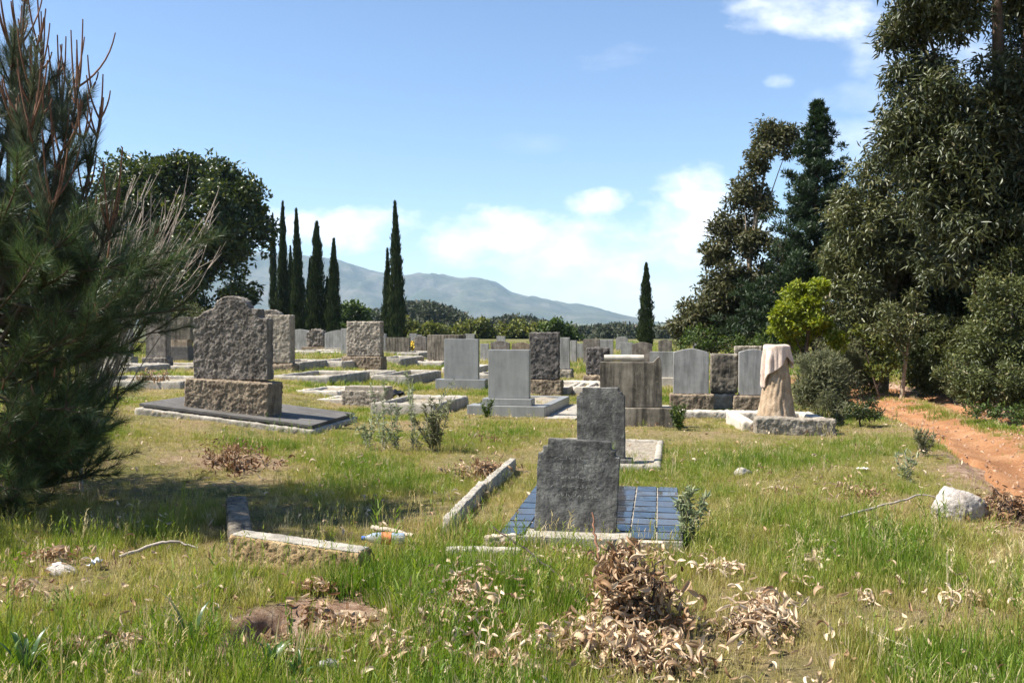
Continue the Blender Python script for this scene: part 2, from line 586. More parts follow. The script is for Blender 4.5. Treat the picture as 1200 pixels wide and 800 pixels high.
# dirt track
def build_track():
    m, nt, b = nodes('red_dirt')
    wp = worldpos(nt)
    a = noise(nt, 1.6, 7, 0.65, wp)
    c = ramp(nt, a, [(0.3, (.25, .115, .052)), (0.5, (.37, .185, .088)), (0.72, (.47, .27, .145))])
    f = noise(nt, 45, 6, 0.75, wp)
    c = mixc(nt, 0.9, c, ramp(nt, f, [(0.3, (.55, .52, .5)), (0.6, (1.1, 1.1, 1.1))]), 'MULTIPLY')
    nt.links.new(c, b.inputs['Base Color'])
    b.inputs['Roughness'].default_value = 0.95
    b.inputs['Specular IOR Level'].default_value = 0.1
    bump(nt, b, noise(nt, 22, 8, 0.75, wp), 0.9, 0.05)
    yy = np.arange(-5, 30.2, 0.14)
    k = 24
    t = np.linspace(-1, 1, k)
    X = track_x(yy)[:, None] + t[None] * track_w(yy)[:, None]
    Y = np.repeat(yy[:, None], k, 1)
    Z = h_track(X, Y)
    Z[:, 0] -= 0.16; Z[:, -1] -= 0.16
    V = np.stack([X, Y, Z], -1).reshape(-1, 3)
    ii = np.arange(len(yy) - 1)[:, None] * k + np.arange(k - 1)[None]
    Fq = np.stack([ii, ii + 1, ii + k + 1, ii + k], -1).reshape(-1, 4)
    tag(link('dirt_track', mesh_np('dirt_track', V, Fq, 4), m, smooth=True), 'rutted red dirt track beside the trees', 'track', kind='structure')


build_track()

# ------------------------------------------------------------------ mountain range
def build_mountain():
    m, nt, b = nodes('mountain_scrub')
    wp = worldpos(nt)
    a = noise(nt, 0.004, 8, 0.65, wp)
    c = ramp(nt, a, [(0.3, (.035, .048, .025)), (0.5, (.075, .08, .048)), (0.68, (.16, .14, .11))])
    nt.links.new(c, b.inputs['Base Color']); b.inputs['Roughness'].default_value = 1.0
    b.inputs['Specular IOR Level'].default_value = 0.0
    bump(nt, b, noise(nt, 0.02, 8, 0.7, wp), 1.0, 20.0)
    prof = [(-900, 330), (-500, 312), (-200, 300), (60, 304), (200, 300), (300, 297), (385, 303), (420, 311), (445, 319), (470, 326), (490, 320), (518, 322), (535, 326), (552, 325), (580, 329),
            (600, 343), (622, 349), (640, 350), (668, 356), (690, 360), (705, 365), (728, 371), (745, 379), (760, 384), (1500, 388)]
    Y0 = 6200.0
    px = np.array([q[0] for q in prof], float); py = np.array([q[1] for q in prof], float)
    Xp = (px - 600) / F * Y0
    Hp = (378 - py) / F * Y0
    xs = np.linspace(Xp[0], Xp[-1], 620)
    Hr = np.interp(xs, Xp, Hp)
    tt = np.linspace(-1, 1, 70)
    XX = np.repeat(xs[:, None], len(tt), 1)
    YY = Y0 + tt[None] * 1700 + (fbm(xs * 0 + 5, xs, 0.0009, 2)[:, None] - .5) * 300
    T = np.repeat(tt[None], len(xs), 0)
    sp = fbm(XX, YY * 0.35, 0.0022, 4)           # spurs running down the slope
    fall = np.maximum(0, 1 - np.abs(T) ** (0.8 + 1.0 * sp))
    ZZ = Hr[:, None] * fall * (1 - 1.1 * (sp - .5) * np.clip(np.abs(T) * 2.2, 0, 1)) 
    rid = 1 - np.abs(2 * fbm(XX + 900, YY * .5, 0.0034, 4) - 1) * 2
    ZZ += (rid - .4) * 110 * np.clip(np.abs(T) * 3, .12, 1) * np.clip(1.1 - np.abs(T), 0, 1) * np.clip(Hr[:, None] / 250, 0, 1)
    ZZ += (fbm(XX, YY, 0.008, 4) - 0.5) * 26 * np.clip(Hr[:, None] / 150, 0, 1)
    ZZ[:, 0] = -12; ZZ[:, -1] = -12
    ZZ = np.maximum(ZZ, -12)
    V = np.stack([XX, YY, ZZ], -1).reshape(-1, 3)
    k = len(tt)
    ii = np.arange(len(xs) - 1)[:, None] * k + np.arange(k - 1)[None]
    Fq = np.stack([ii, ii + k, ii + k + 1, ii + 1], -1).reshape(-1, 4)
    tag(link('mountain', mesh_np('mountain', V, Fq, 4), m, smooth=True), 'long hazy blue mountain range behind the cemetery', 'mountain', kind='structure')


build_mountain()

# ------------------------------------------------------------------ stone work
TEX = {}


def dtex(kind, size):
    k = (kind, size)
    if k not in TEX:
        t = bpy.data.textures.new(f'{kind.lower()}_{size}', kind)
        t.noise_scale = size
        if kind == 'CLOUDS': t.noise_depth = 3
        if kind == 'VORONOI': t.distance_metric = 'MANHATTAN'; t.weight_1 = -1.0; t.weight_2 = 1.0
        TEX[k] = t
    return TEX[k]


def extrude_profile(name, prof, depth, bev=0.006, seg=2):
    """prof: list of (x, z) counter-clockwise seen from the front (-y); front at y=-depth/2."""
    bm = bmesh.new()
    f = [bm.verts.new((x, -depth / 2, z)) for x, z in prof]
    k = [bm.verts.new((x, depth / 2, z)) for x, z in prof]
    bm.faces.new(f); bm.faces.new(k[::-1])
    n = len(prof)
    for i in range(n):
        j = (i + 1) % n
        bm.faces.new((f[j], f[i], k[i], k[j]))
    bmesh.ops.recalc_face_normals(bm, faces=bm.faces)
    if bev:
        bmesh.ops.bevel(bm, geom=list(bm.edges), offset=bev, segments=seg, affect='EDGES', profile=0.6)
    me = bpy.data.meshes.new(name)
    bm.to_mesh(me); bm.free()
    return me


def roughen(o, voxel, amp, size, fine=True):
    r = o.modifiers.new('remesh', 'REMESH'); r.mode = 'VOXEL'; r.voxel_size = voxel; r.use_smooth_shade = True
    d = o.modifiers.new('lumps', 'DISPLACE'); d.texture = dtex('CLOUDS', size); d.strength = amp * 2; d.mid_level = 0.5
    d.texture_coords = 'GLOBAL'
    if fine:
        d0 = o.modifiers.new('spalls', 'DISPLACE'); d0.texture = dtex('MUSGRAVE', round(size * 3.2, 3)); d0.strength = amp * 0.4; d0.mid_level = 0.5
        d0.texture_coords = 'GLOBAL'
        d2 = o.modifiers.new('chips', 'DISPLACE'); d2.texture = dtex('VORONOI', size * 0.55); d2.strength = amp * 2.4; d2.mid_level = 0.4
        d2.texture_coords = 'GLOBAL'
        d3 = o.modifiers.new('grit', 'DISPLACE'); d3.texture = dtex('CLOUDS', round(size * 0.22, 4)); d3.strength = amp * 1.1; d3.mid_level = 0.5
        d3.texture_coords = 'GLOBAL'
    return o


def box(name, parent, c, s, mat, bev=0.01, rough=None, rot=None):
    """c = centre of the bottom face; s = size."""
    x, y, z = s
    prof = [(-x / 2, 0), (x / 2, 0), (x / 2, z), (-x / 2, z)]
    o = link(name, extrude_profile(name, prof, y, bev), mat, parent, c, rot)
    if rough: roughen(o, *rough)
    return o


def prof_rect(w, h): return [(-w / 2, 0), (w / 2, 0), (w / 2, h), (-w / 2, h)]


def prof_gable(w, h, r=0.12):
    pts = [(-w / 2, 0), (w / 2, 0), (w / 2, h - r * w)]
    for i in range(9):
        t = i / 8
        x = w / 2 * 0.92 - t * w * 0.92
        pts.append((x, h - r * w * (abs(2 * t - 1) ** 1.6) * 0.8))
    pts.append((-w / 2, h - r * w))
    return pts


def prof_arch(w, h, r=0.5):
    pts = [(-w / 2, 0), (w / 2, 0)]
    rh = r * w / 2
    for i in range(13):
        a = math.pi * i / 12
        pts.append((w / 2 * math.cos(a), h - rh + rh * math.sin(a)))
    return pts


def prof_step(w, h, a=0.07, b=0.055):
    pts = [(-w / 2, 0), (w / 2, 0), (w / 2, h - 2.0 * a), (w / 2 - 0.6 * b, h - 2.0 * a), (w / 2 - 0.6 * b, h - 1.1 * a), (w / 2 - 1.3 * b, h - 1.1 * a), (w / 2 - 1.3 * b, h)]
    pts += [(-x, z) for x, z in pts[:1:-1]]
    return pts


THETA = R(11)
SOFT = []       # kerbed plots whose bed lets some grass through
PLOTS = []      # (cx, cy, half x, half y, theta) to keep the grass off


def keep_off(o, x0, x1, y0, y1):
    m = Matrix.Rotation(o.rotation_euler.z, 3, 'Z')
    c = m @ Vector(((x0 + x1) / 2, (y0 + y1) / 2, 0)) + o.location
    PLOTS.append((c.x, c.y, abs(x1 - x0) / 2, abs(y1 - y0) / 2, o.rotation_euler.z))


def kerbs(root, x0, x1, y0, y1, h, mat, wdt=0.13, infill=None, inf_h=0.6, rough=None, sides='fblr'):
    if 'f' in sides: box('kerb', root, ((x0 + x1) / 2, y0 + wdt / 2, -0.1), (x1 - x0, wdt, h + 0.1), mat, 0.012, rough)
    if 'b' in sides: box('kerb', root, ((x0 + x1) / 2, y1 - wdt / 2, -0.1), (x1 - x0, wdt, h + 0.098), mat, 0.012, rough)
    ym = (y0 + y1) / 2; L = y1 - y0 - 2 * wdt
    if 'l' in sides: box('kerb', root, (x0 + wdt / 2 + .002, ym, -0.1), (wdt, L + 0.006, h + 0.096), mat, 0.012, rough)
    if 'r' in sides: box('kerb', root, (x1 - wdt / 2 - .002, ym, -0.1), (wdt, L + 0.006, h + 0.096), mat, 0.012, rough)
    if infill is not None:
        nx, ny = 14, 18
        X, Y = np.meshgrid(np.linspace(x0 + wdt * .7, x1 - wdt * .7, nx), np.linspace(y0 + wdt * .7, y1 - wdt * .7, ny))
        Z = h * inf_h + (fbm(X * 3 + root.location.x, Y * 3 + root.location.y, 1.7, 3) - .5) * 0.06
        ii = np.arange(ny - 1)[:, None] * nx + np.arange(nx - 1)[None]
        Fq = np.stack([ii, ii + 1, ii + nx + 1, ii + nx], -1).reshape(-1, 4)
        link('infill', mesh_np('infill', np.stack([X, Y, Z], -1).reshape(-1, 3), Fq, 4), infill, root, smooth=True)
    keep_off(root, x0, x1, y0, y1)
    if infill is not None: SOFT.append(PLOTS[-1][:2] + ((x1 - x0) / 2 - wdt, (y1 - y0) / 2 - wdt, PLOTS[-1][4], root.location.z + h * inf_h))


def headstone(name, label, x0, x1, yt, yb, yg, prof, mat, th=0.12, plinths=(), theta=THETA, rough=None, bev=0.008, cat='headstone', group=None, Y=None, tilt=0.0, off=0.0):
    """pixel box of the stone front (x0..x1, yt..yb), yg = row where it meets the ground; plinths = (x0, x1, top, bottom, depth, mat, rough)."""
    cx = (x0 + x1) / 2
    p = P(cx, yg) if Y is None else Vector((at(cx, yg, Y).x, Y, 0))
    s = p.y / F
    az = math.atan2(p.x, p.y)
    co = math.cos(theta - az) if theta - az < R(60) else 0.6
    z0 = gz(p.x, p.y)
    root = empty(name, (p.x, p.y + th * 0.6 + off, min(z0, 0.02 + z0)), -theta)
    zof = EYE - p.y * (yg - 378) / F      # what the pixel row says about height (0 for ground hits)
    def hh(y): return (yg - y) * s
    w = (x1 - x0) * s / co
    zb = hh(yb)
    if not plinths: zb -= 0.08
    o = link('stone', extrude_profile('stone', prof(w, hh(yt) - zb), th, bev), mat, root, (0, 0, zb + (0.002 if plinths else 0)), (tilt, 0, 0))
    if rough: roughen(o, *rough)
    for i, (a, b, t, bt, dep, pm, pr) in enumerate(plinths):
        zz = hh(bt); last = i == len(plinths) - 1
        zlow = zz - 0.12 if last else zz
        box('plinth', root, (((a + b) / 2 - cx) * s, 0, zlow), ((b - a) * s / co, dep, hh(t) - zlow), pm, 0.012, pr)
    tag(root, label, cat, group)
    hw = max([w] + [(b - a) * s / co for (a, b, *_q) in plinths]) / 2
    hd = max([th] + [q[4] for q in plinths]) / 2
    keep_off(root, -hw, hw, -hd, hd)
    return root, s, w


RGH = (0.02, 0.018, 0.075)
RGM = (0.022, 0.015, 0.075)
RGF = (0.045, 0.03, 0.10)
G = 'headstones across the middle of the cemetery'


# ------------------------------------------------------------------ graves
def big_double_grave():
    th = R(9)
    FR = P(366, 509, 0.02)                                   # front right corner of the slab
    root = empty('double_grave', (FR.x, FR.y, 0.02), -th)
    W, D = 2.85, 2.05
    tilt = R(6.0)
    sl = Matrix.Rotation(tilt, 4, 'Y')
    def zt(x): return -x * math.tan(tilt)
    e = (0, tilt, 0)
    box('foundation', root, (-W / 2 * math.cos(tilt), D / 2, zt(-W / 2) - 0.16), (W, D, 0.22), M['concrete'], 0.01, (0.035, 0.012, 0.1), e)
    box('slab', root, (-W / 2 * math.cos(tilt) + .01, D / 2 + 0.02, zt(-W / 2) + 0.075), (W - 0.10, D - 0.12, 0.045), M['slab_dark'], 0.006, None, e)
    bx, by = -1.52, 0.62
    zb = zt(bx) + 0.10
    box('plinth', root, (bx, by, zb - 0.04), (1.36, 0.58, 0.53), M['rough_tan'], 0.02, (0.016, 0.015, 0.07), (0, R(3), 0))
    w, h = 1.22, 1.30
    pr = [(-.61, 0), (.61, 0), (.61, .94), (.60, .955), (.47, .96), (.47, 1.10), (.30, 1.10)]
    for i in range(11):
        a = math.pi * i / 10
        pr.append((.01 + .29 * math.cos(a), 1.10 + .20 * math.sin(a)))
    pr += [(-.34, 1.09), (-.42, 1.06), (-.52, .98), (-.60, .96), (-.61, .93)]
    o = link('stone', extrude_profile('stone', pr, 0.24, 0.01), M['rough_grey'], root, (bx, by + .02, zb + 0.485))
    roughen(o, 0.015, 0.0125, 0.07)
    tag(root, 'big rough double headstone with domed top on a dark paved slab', 'grave')
    keep_off(root, -W, 0, 0, D)


big_double_grave()

rt, rg, rp, rd = M['rough_tan'], M['rough_grey'], M['rough_pale'], M['rough_dark']
gr, gl, cs, cc, cp = M['granite'], M['granite_light'], M['concrete_stained'], M['concrete'], M['concrete_pale']
sl = M['slate']

# smooth granite pair in the middle
r_, s_, w_ = headstone('grave', 'smooth grey granite headstone on a wide stepped base, nearest of the polished pair', 573, 621, 409, 466, 487, prof_rect, gr, 0.14,
                       [(567, 625, 466, 474, 0.30, gr, None), (550, 641, 474, 487, 0.44, gr, None)], R(13), cat='grave')
kerbs(r_, -.69, .69, -0.20, 2.35, 0.19, gr, 0.16, M['gravel'], 0.85, sides='blr')
box('apron', r_, (0.98, 1.0, -0.08), (0.55, 2.9, 0.10), cc, 0.01)
keep_off(r_, .7, 1.26, -.45, 2.45)
r_, s_, w_ = headstone('grave', 'smooth grey granite headstone behind the pale gravel plot', 521, 561, 399, 446, 459, prof_rect, gr, 0.14,
                       [(512, 570, 446, 459, 0.34, gr, None)], R(12), cat='grave')
kerbs(r_, -.6, .6, 0.0, 2.2, 0.12, cc, 0.12, M['gravel'], 0.9)
# dark rough pillar-like stone
r_, s_, w_ = headstone('grave', 'tall dark rough-faced stone with pale edges beside the granite headstone', 621, 656, 390, 446, 464, prof_rect, rd, 0.20,
                       [(622, 660, 446, 464, 0.36, M['rough_tan'], RGM)], R(12), (0.024, 0.018, 0.09), cat='grave')
kerbs(r_, -.5, .5, 0.1, 2.2, 0.16, cc, 0.12, M['gravel'], 0.8)

# stained headstone with a rolled scroll on top
def prof_scroll(w, h):
    return [(-w / 2 * .98, 0), (w / 2, 0), (w / 2 * .97, h * 1.0), (w / 2 * .90, h * 1.13), (w / 2 * .84, h * 1.10), (w / 2 * .70, h), (-w / 2, h)]
r_, s_, w_ = headstone('grave', 'brown stained concrete headstone with a stone scroll rolled along its top', 704, 777, 427, 480, 502, prof_scroll, cs, 0.20,
                       [(694, 790, 480, 502, 0.40, cs, None)], R(9), None, 0.012, cat='grave')
_z = (502 - 423) * s_
_p, _f = tube_np(np.stack([np.linspace(-.42, .20, 9), np.zeros(9), np.full(9, _z)], 1), [.047, .05, .051, .05, .052, .051, .05, .051, .047], 14)
_sc = mesh_np('scroll', np.concatenate([_p, [[-.425, 0, _z], [.205, 0, _z]]]), _f, 4)
link('scroll', _sc, cp, r_, (0, 0, .012), smooth=True)
box('scroll_core', r_, (-.11, 0, _z - .030), (.61, .06, .06), cp, 0.02)
kerbs(r_, -.62, .62, 0.05, 2.2, 0.14, cc, 0.13, M['gravel'], 0.6, sides='blr')

# the row on the right
r_, s_, w_ = headstone('headstone', 'grey headstone with curved gable and dark drip streaks, first of the row on the right', 790, 831, 408, 461, 482, prof_gable, gl, 0.14,
                       [(786, 837, 461, 482, 0.34, rt, RGM)], R(8))
keep_off(r_, -.4, .4, -.3, .3)
r_, s_, w_ = headstone('headstone', 'dark stained stone with chipped rock edges between two grey gabled stones', 834, 866, 412, 459, 480, prof_rect, M['concrete_stained'], 0.24,
                       [(834, 864, 459, 480, 0.34, rp, RGM)], R(8), (0.03, 0.016, 0.1), Y=17.6)
r_, s_, w_ = headstone('headstone', 'grey gabled headstone just behind the draped stump', 867, 900, 407, 461, 482, prof_gable, gl, 0.13,
                       [(860, 905, 461, 482, 0.34, rt, RGM)], R(8))
r_ = empty('grave_kerb', (P(800, 489).x, P(800, 489).y, gz(P(800, 489).x, P(800, 489).y)), -R(3))
box('kerb', r_, (0.75, 0, -0.06), (1.62, 0.2, 0.19), cp, 0.02, (0.035, 0.014, 0.12))
tag(r_, 'long pale kerb stone in front of the row of gabled headstones', 'kerb')
keep_off(r_, -.1, 1.6, -.12, .12)
headstone('headstone', 'pale flat-topped stone peeping out behind the grey gabled headstone', 862, 894, 405, 452, 458, prof_rect, rp, 0.2, [], R(8), RGM)
headstone('headstone', 'wide grey slab headstone left of the row, half hidden by the stained one', 762, 792, 411, 441, 452, prof_rect, gl, 0.14,
          [(764, 793, 441, 452, 0.4, cp, None)], R(8))

# draped stump monument
def draped_stump():
    p = P(915, 503)
    root = empty('draped_monument', (p.x, p.y + 0.25, gz(p.x, p.y)), -R(4))
    s = (p.y) / F * 1.0
    # trunk: lathe with bark ridges, knots
    nz, na = 60, 72
    zz = np.linspace(-0.1, 1.19, nz)
    an = np.linspace(0, 2 * math.pi, na, endpoint=False)
    A, Z = np.meshgrid(an, zz)
    t = np.clip(Z / 1.19, 0, 1)
    Rr = 0.325 - 0.172 * t ** 0.58
    Rr = Rr + 0.05 * np.exp(-t * 9)
    bark = fbm(np.cos(A) * 2.2 + np.sin(A) * 1.3 + 9, Z * 1.1 + np.sin(A) * 2.4, 4.2, 3) - .5
    rid = np.sin(A * 17 + 3 * np.sin(Z * 5)) * 0.007
    Rr = Rr + bark * 0.045 + rid + np.abs(np.sin(A * 2.5 + 1)) * 0.018 * (1 - t)
    for (a0, z0, r0, hgt) in [(-1.15, .86, .06, .035), (-2.0, .74, .05, .03), (-.7, .62, .05, .03), (-1.6, .95, .05, .028), (-1.9, .35, .06, .02)]:
        dd = np.hypot(np.angle(np.exp(1j * (A - a0))) * 0.22, Z - z0) / r0
        Rr = Rr + hgt * np.exp(-dd ** 2) - hgt * .8 * np.exp(-(dd * 2.4) ** 2)
    V = np.stack([Rr * np.cos(A), Rr * np.sin(A), Z], -1).reshape(-1, 3)
    fs = []
    for i in range(nz - 1):
        for j in range(na):
            k = (j + 1) % na
            fs.append((i * na + j, i * na + k, (i + 1) * na + k, (i + 1) * na + j))
    link('stump', mesh_np('stump', V, np.array(fs), 4), M['sandy'], root, smooth=True)
    # drape: cap and hanging folds
    nt_, na = 34, 120
    tt = np.linspace(0, 1, nt_); an = np.linspace(0, 2 * math.pi, na, endpoint=False)
    A, T = np.meshgrid(an, tt)
    # hem depth by angle (front is -pi/2; left is pi)
    hem = 0.30 + 0.10 * np.cos(A - math.pi) + 0.035 * np.sin(A * 3 + .6) + .012 * np.sin(A * 8 + 1.4 * np.sin(A * 2)) - 0.10 * np.exp(-((np.angle(np.exp(1j * (A + 1.05)))) / .38) ** 2) \
        + 0.26 * np.exp(-((np.angle(np.exp(1j * (A - 3.5)))) / .32) ** 2) + 0.10 * np.exp(-((np.angle(np.exp(1j * (A + 0.1)))) / .3) ** 2)
    cap = 0.18
    S = T * (cap + hem)
    onTop = np.clip(S / cap, 0, 1)
    down = np.maximum(0, S - cap)
    fold = np.sin(A * 8 + 1.4 * np.sin(A * 2)) * 0.55 + np.sin(A * 3 + 2) * 0.4 + np.sin(A * 17 + 1) * .18
    Rr = 0.200 * np.sin(onTop * math.pi / 2) ** 0.9 + fold * (0.002 + 0.040 * np.clip(down / .16, 0, 1)) * (onTop >= 0.9) + 0.07 * down
    Zt = 1.295 - 0.05 * onTop ** 6 - down + 0.012 * np.sin(A * 3) * onTop
    V = np.stack([Rr * np.cos(A), Rr * np.sin(A), Zt], -1).reshape(-1, 3)
    fs = []
    for i in range(nt_ - 1):
        for j in range(na):
            k = (j + 1) % na
            fs.append((i * na + j, (i + 1) * na + j, (i + 1) * na + k, i * na + k))
    o = link('drape', mesh_np('drape', V, np.array(fs), 4), M['drape'], root, smooth=True)
    sm = o.modifiers.new('thick', 'SOLIDIFY'); sm.thickness = 0.022; sm.offset = 0
    # kerb stones round it
    s = 12.75 / F
    x0, x1 = (868 - 915) * s, (970 - 915) * s
    box('kerb', root, ((x0 + x1) / 2 + .02, -0.92, -0.06), (x1 - x0, 0.22, 0.32), M['rough_pale'], 0.03, (0.022, 0.016, 0.09), (0, R(1.5), 0))
    box('kerb', root, (x0 - .03, -0.02, -0.06), (0.20, 1.56, 0.25), M['concrete_pale'], 0.02, (0.028, 0.010, 0.1))
    box('kerb', root, (x1 - .02, 0.0, -0.06), (0.20, 1.5, 0.25), M['concrete_pale'], 0.02, (0.028, 0.010, 0.1))
    box('kerb', root, ((x0 + x1) / 2, 0.88, -0.06), (x1 - x0, 0.20, 0.23), M['concrete_pale'], 0.02, (0.028, 0.010, 0.1))
    tag(root, 'sandy tree-stump monument draped with a pale stone cloth inside rough kerbs', 'monument')
    keep_off(root, x0 - .1, x1 + .1, -1.03, -.8); keep_off(root, x0 - .12, x0 + .1, -.8, 1); keep_off(root, x1 - .12, x1 + .1, -.8, 1)
    keep_off(root, -.3, .3, -.3, .3)


draped_stump()

# the two slate stones with stepped shoulders
def scratches(root, w, z0, z1, y, n_rows, seed, mat, tilt):
    rr = random.Random(seed)
    bm = bmesh.new()
    for i in range(n_rows):
        z = z1 - (z1 - z0) * (i + .5) / n_rows
        span = w * rr.uniform(.25, .38)
        x = -span
        while x < span:
            l = rr.uniform(.008, .02)
            if rr.random() < .72:
                a = rr.choice((0, 0, math.pi / 2, math.pi / 2, .6, -.6)) + rr.uniform(-.25, .25)
                dx, dz = math.cos(a) * l / 2, math.sin(a) * l * .6
                tx, tz = -math.sin(a) * .0022, math.cos(a) * .0022
                zz = z + rr.uniform(-.008, .008)
                v = [bm.verts.new((x + q * dx + r * tx, y, zz + q * dz + r * tz)) for q, r in ((-1, -1), (1, -1), (1, 1), (-1, 1))]
                bm.faces.new(v)
            x += rr.uniform(.010, .022)
    me = bpy.data.meshes.new('inscription'); bm.to_mesh(me); bm.free()
    o = link('inscription', me, mat, root)
    o.rotation_euler = tilt
    o["kind"] = "stuff"
    return o


M['worn_letter'] = plain('worn_letter', (.25, .245, .22), 0.8, 0.3, 0.4, 30, 0)


M['cream'] = stone_mat('cream_plaster', (.46, .36, .25), (.62, .51, .38), (.72, .62, .49), 8, .2, .5, .3, (.34, .26, .17))


def tiled_grave():
    p = P(672, 638)
    th = R(9)
    root = empty('tiled_grave', (p.x, p.y, gz(p.x, p.y)), -th)
    lean = (R(-3.5), R(2.6), 0)
    w, h = 0.615, 0.83
    st = link('stone', extrude_profile('stone', prof_step(w, h, .055, .055), 0.075, 0.005), M['slate'], root, (0, 0.06, -0.05), lean)
    sub = st.modifiers.new('remesh', 'REMESH'); sub.mode = 'VOXEL'; sub.voxel_size = 0.009; sub.use_smooth_shade = True
    d = st.modifiers.new('wear', 'DISPLACE'); d.texture = dtex('CLOUDS', 0.12); d.strength = 0.012; d.texture_coords = 'LOCAL'
    d = st.modifiers.new('pits', 'DISPLACE'); d.texture = dtex('CLOUDS', 0.03); d.strength = 0.005; d.texture_coords = 'LOCAL'
    sc = scratches(st, w, .38, .72, -.0445, 5, 3, M['worn_letter'], (0, 0, 0))
    # slab of glossy dark tiles behind the stone
    tm, nt, b = nodes('glossy_tile')
    inf = nt.nodes.new('ShaderNodeObjectInfo')
    c = ramp(nt, inf.outputs['Random'], [(0, (.014, .015, .018)), (.6, (.028, .029, .033)), (1, (.06, .052, .045))])
    dn = noise(nt, 9, 6, .7, worldpos(nt))
    c = mixc(nt, ramp(nt, dn, [(.55, (0, 0, 0)), (.8, (.5, .5, .5))]), c, (.13, .11, .085))
    nt.links.new(c, b.inputs['Base Color'])
    nt.links.new(ramp(nt, dn, [(.45, (.05,) * 3), (.75, (.4,) * 3)]), b.inputs['Roughness'])
    b.inputs['Specular IOR Level'].default_value = 0.5
    b.inputs['IOR'].default_value = 1.5
    x0, x1, y0, y1 = -.54, .80, -.16, 2.02
    hgt = 0.10
    box('bed', root, ((x0 + x1) / 2, (y0 + y1) / 2, -0.12), (x1 - x0, y1 - y0, hgt + 0.12 - .003), M['concrete'], 0.008)
    nx, ny = 7, 9
    dx, dy = (x1 - x0) / nx, (y1 - y0) / ny
    bm = bmesh.new(); bmesh.ops.create_cube(bm, size=1)
    for v in bm.verts: v.co = Vector((v.co.x * (dx - .014), v.co.y * (dy - .022), v.co.z * 0.016))
    bmesh.ops.bevel(bm, geom=[e for e in bm.edges if e.verts[0].co.z > 0 and e.verts[1].co.z > 0], offset=.002, segments=1, affect='EDGES')
    tme = bpy.data.meshes.new('tile'); bm.to_mesh(tme); bm.free(); tme.materials.append(tm)
    rr = random.Random(5)
    for i in range(nx):
        for j in range(ny):
            X, Y = x0 + dx * (i + .5), y0 + dy * (j + .5)
            if abs(Y - .06) < .13 and abs(X) < w / 2 + .03: continue
            if j == 0 and rr.random() < .5: continue
            o = bpy.data.objects.new('tile', tme); COL.objects.link(o); o.parent = root
            o.location = (X, Y, hgt + rr.uniform(-.001, .001))
            o.rotation_euler = (rr.gauss(0, .010), rr.gauss(0, .010), rr.gauss(0, .006))
    # broken cream front edging
    for (a, b_, y, zt, k) in ((-.62, -.36, -.23, .12, 1), (-.30, -.02, -.28, .015, 2), (.33, .66, -.22, .12, 3)):
        box('front_edging', root, ((a + b_) / 2, y, -0.08), (b_ - a, .05, zt + .08), M['cream'], 0.012, (0.012, 0.010, 0.07), (R(-8 + 5 * k), R((-6, 2, 1.5)[k - 1]), R(2 * k)))
    tag(root, 'dark slate headstone with stepped shoulders before a slab of glossy blue-black tiles', 'grave')
    keep_off(root, x0 - .02, x1 + .02, -.12, y1 + .03)


tiled_grave()


def slate_kerbed_grave():
    p = P(704, 548)
    root = empty('kerbed_grave', (p.x, p.y, gz(p.x, p.y)), -R(10))
    s = p.y / F
    w, h = 57 * s, 97 * s
    st = link('stone', extrude_profile('stone', prof_step(w, h, .045, .05), 0.08, 0.005), M['slate'], root, (0, 0.1, -0.04), (R(-2), R(-.8), 0))
    sub = st.modifiers.new('remesh', 'REMESH'); sub.mode = 'VOXEL'; sub.voxel_size = 0.010; sub.use_smooth_shade = True
    d = st.modifiers.new('wear', 'DISPLACE'); d.texture = dtex('CLOUDS', 0.12); d.strength = 0.012; d.texture_coords = 'LOCAL'
    box('plinth', root, (0.02, 0.1, -0.08), (w + .12, .24, .17), M['slate'], 0.01)
    kerbs(root, -.66, .68, -.20, 2.15, 0.07, cc, 0.09, M['gravel'], 0.5, (0.03, 0.006, 0.1))
    tag(root, 'weathered slate headstone with stepped corners on a small gravel plot with concrete kerb', 'grave')


slate_kerbed_grave()

# low rock-faced block left of centre, with black bag
r_, s_, w_ = headstone('rock_faced_block', 'low rock-faced headstone base that has lost its stone, behind the grey-green weeds', 402, 455, 458, 476, 477, prof_rect, rp, 0.42, [], R(12), RGM)
box('top_slab', r_, (0.02, 0.02, (477 - 458) * s_ - .01), (w_ * .92, .36, .085), M['rough_pale'], 0.01)
kerbs(r_, -1.05, -.42, -.05, 1.5, .12, cp, .14, M['gravel'], .9, sides='fbl')


def plot(label, frx, fry, w, L, h, theta=THETA, mat=None, infill=True, inf_h=.5, wd=.13, name='grave_kerb', rough=True):
    p = P(frx, fry)
    root = empty(name, (p.x, p.y, gz(p.x, p.y)), -theta)
    kerbs(root, -w, 0, 0, L, h, mat or cc, wd, M['gravel'] if infill else None, inf_h, (0.05, 0.012, 0.14) if rough else None)
    tag(root, label, 'grave kerb', 'kerbed grave plots')
    return root


plot('kerbed plot full of pale gravel in front of the far granite headstone', 510, 487, 1.25, 2.1, .2, R(14))
plot('raised pale kerbed plot right of the rock-faced stone', 477, 453, 1.0, 3.0, .30, R(13), cc)
plot('long kerbed plot between the rough stones on the left', 386, 460, 1.5, 2.6, .24, R(13), cc)
plot('low kerbed plot behind the dark slab of the double grave', 402, 444, 1.15, 2.8, .25, R(13), cp)
plot('dark-fronted kerbed plot with red and orange flowers beside the tall cypress', 470, 433, 1.1, 2.6, .30, R(13), cc)
plot('small pale kerbed plot in front of the grey block monument', 519, 431, 1.2, 2.8, .22, R(13), cp)
plot('distant kerbed plot with a dark side near the white cross', 491, 424, 1.0, 2.4, .34, R(13), cc)
plot('pale kerbed plot behind the tall dark rough stone', 690, 461, 1.1, 2.4, .18, R(12), cp)
plot('kerbed plot under the brown stone next to the shade of the broad tree', 224, 446, 2.0, 2.2, .16, R(10), cc)
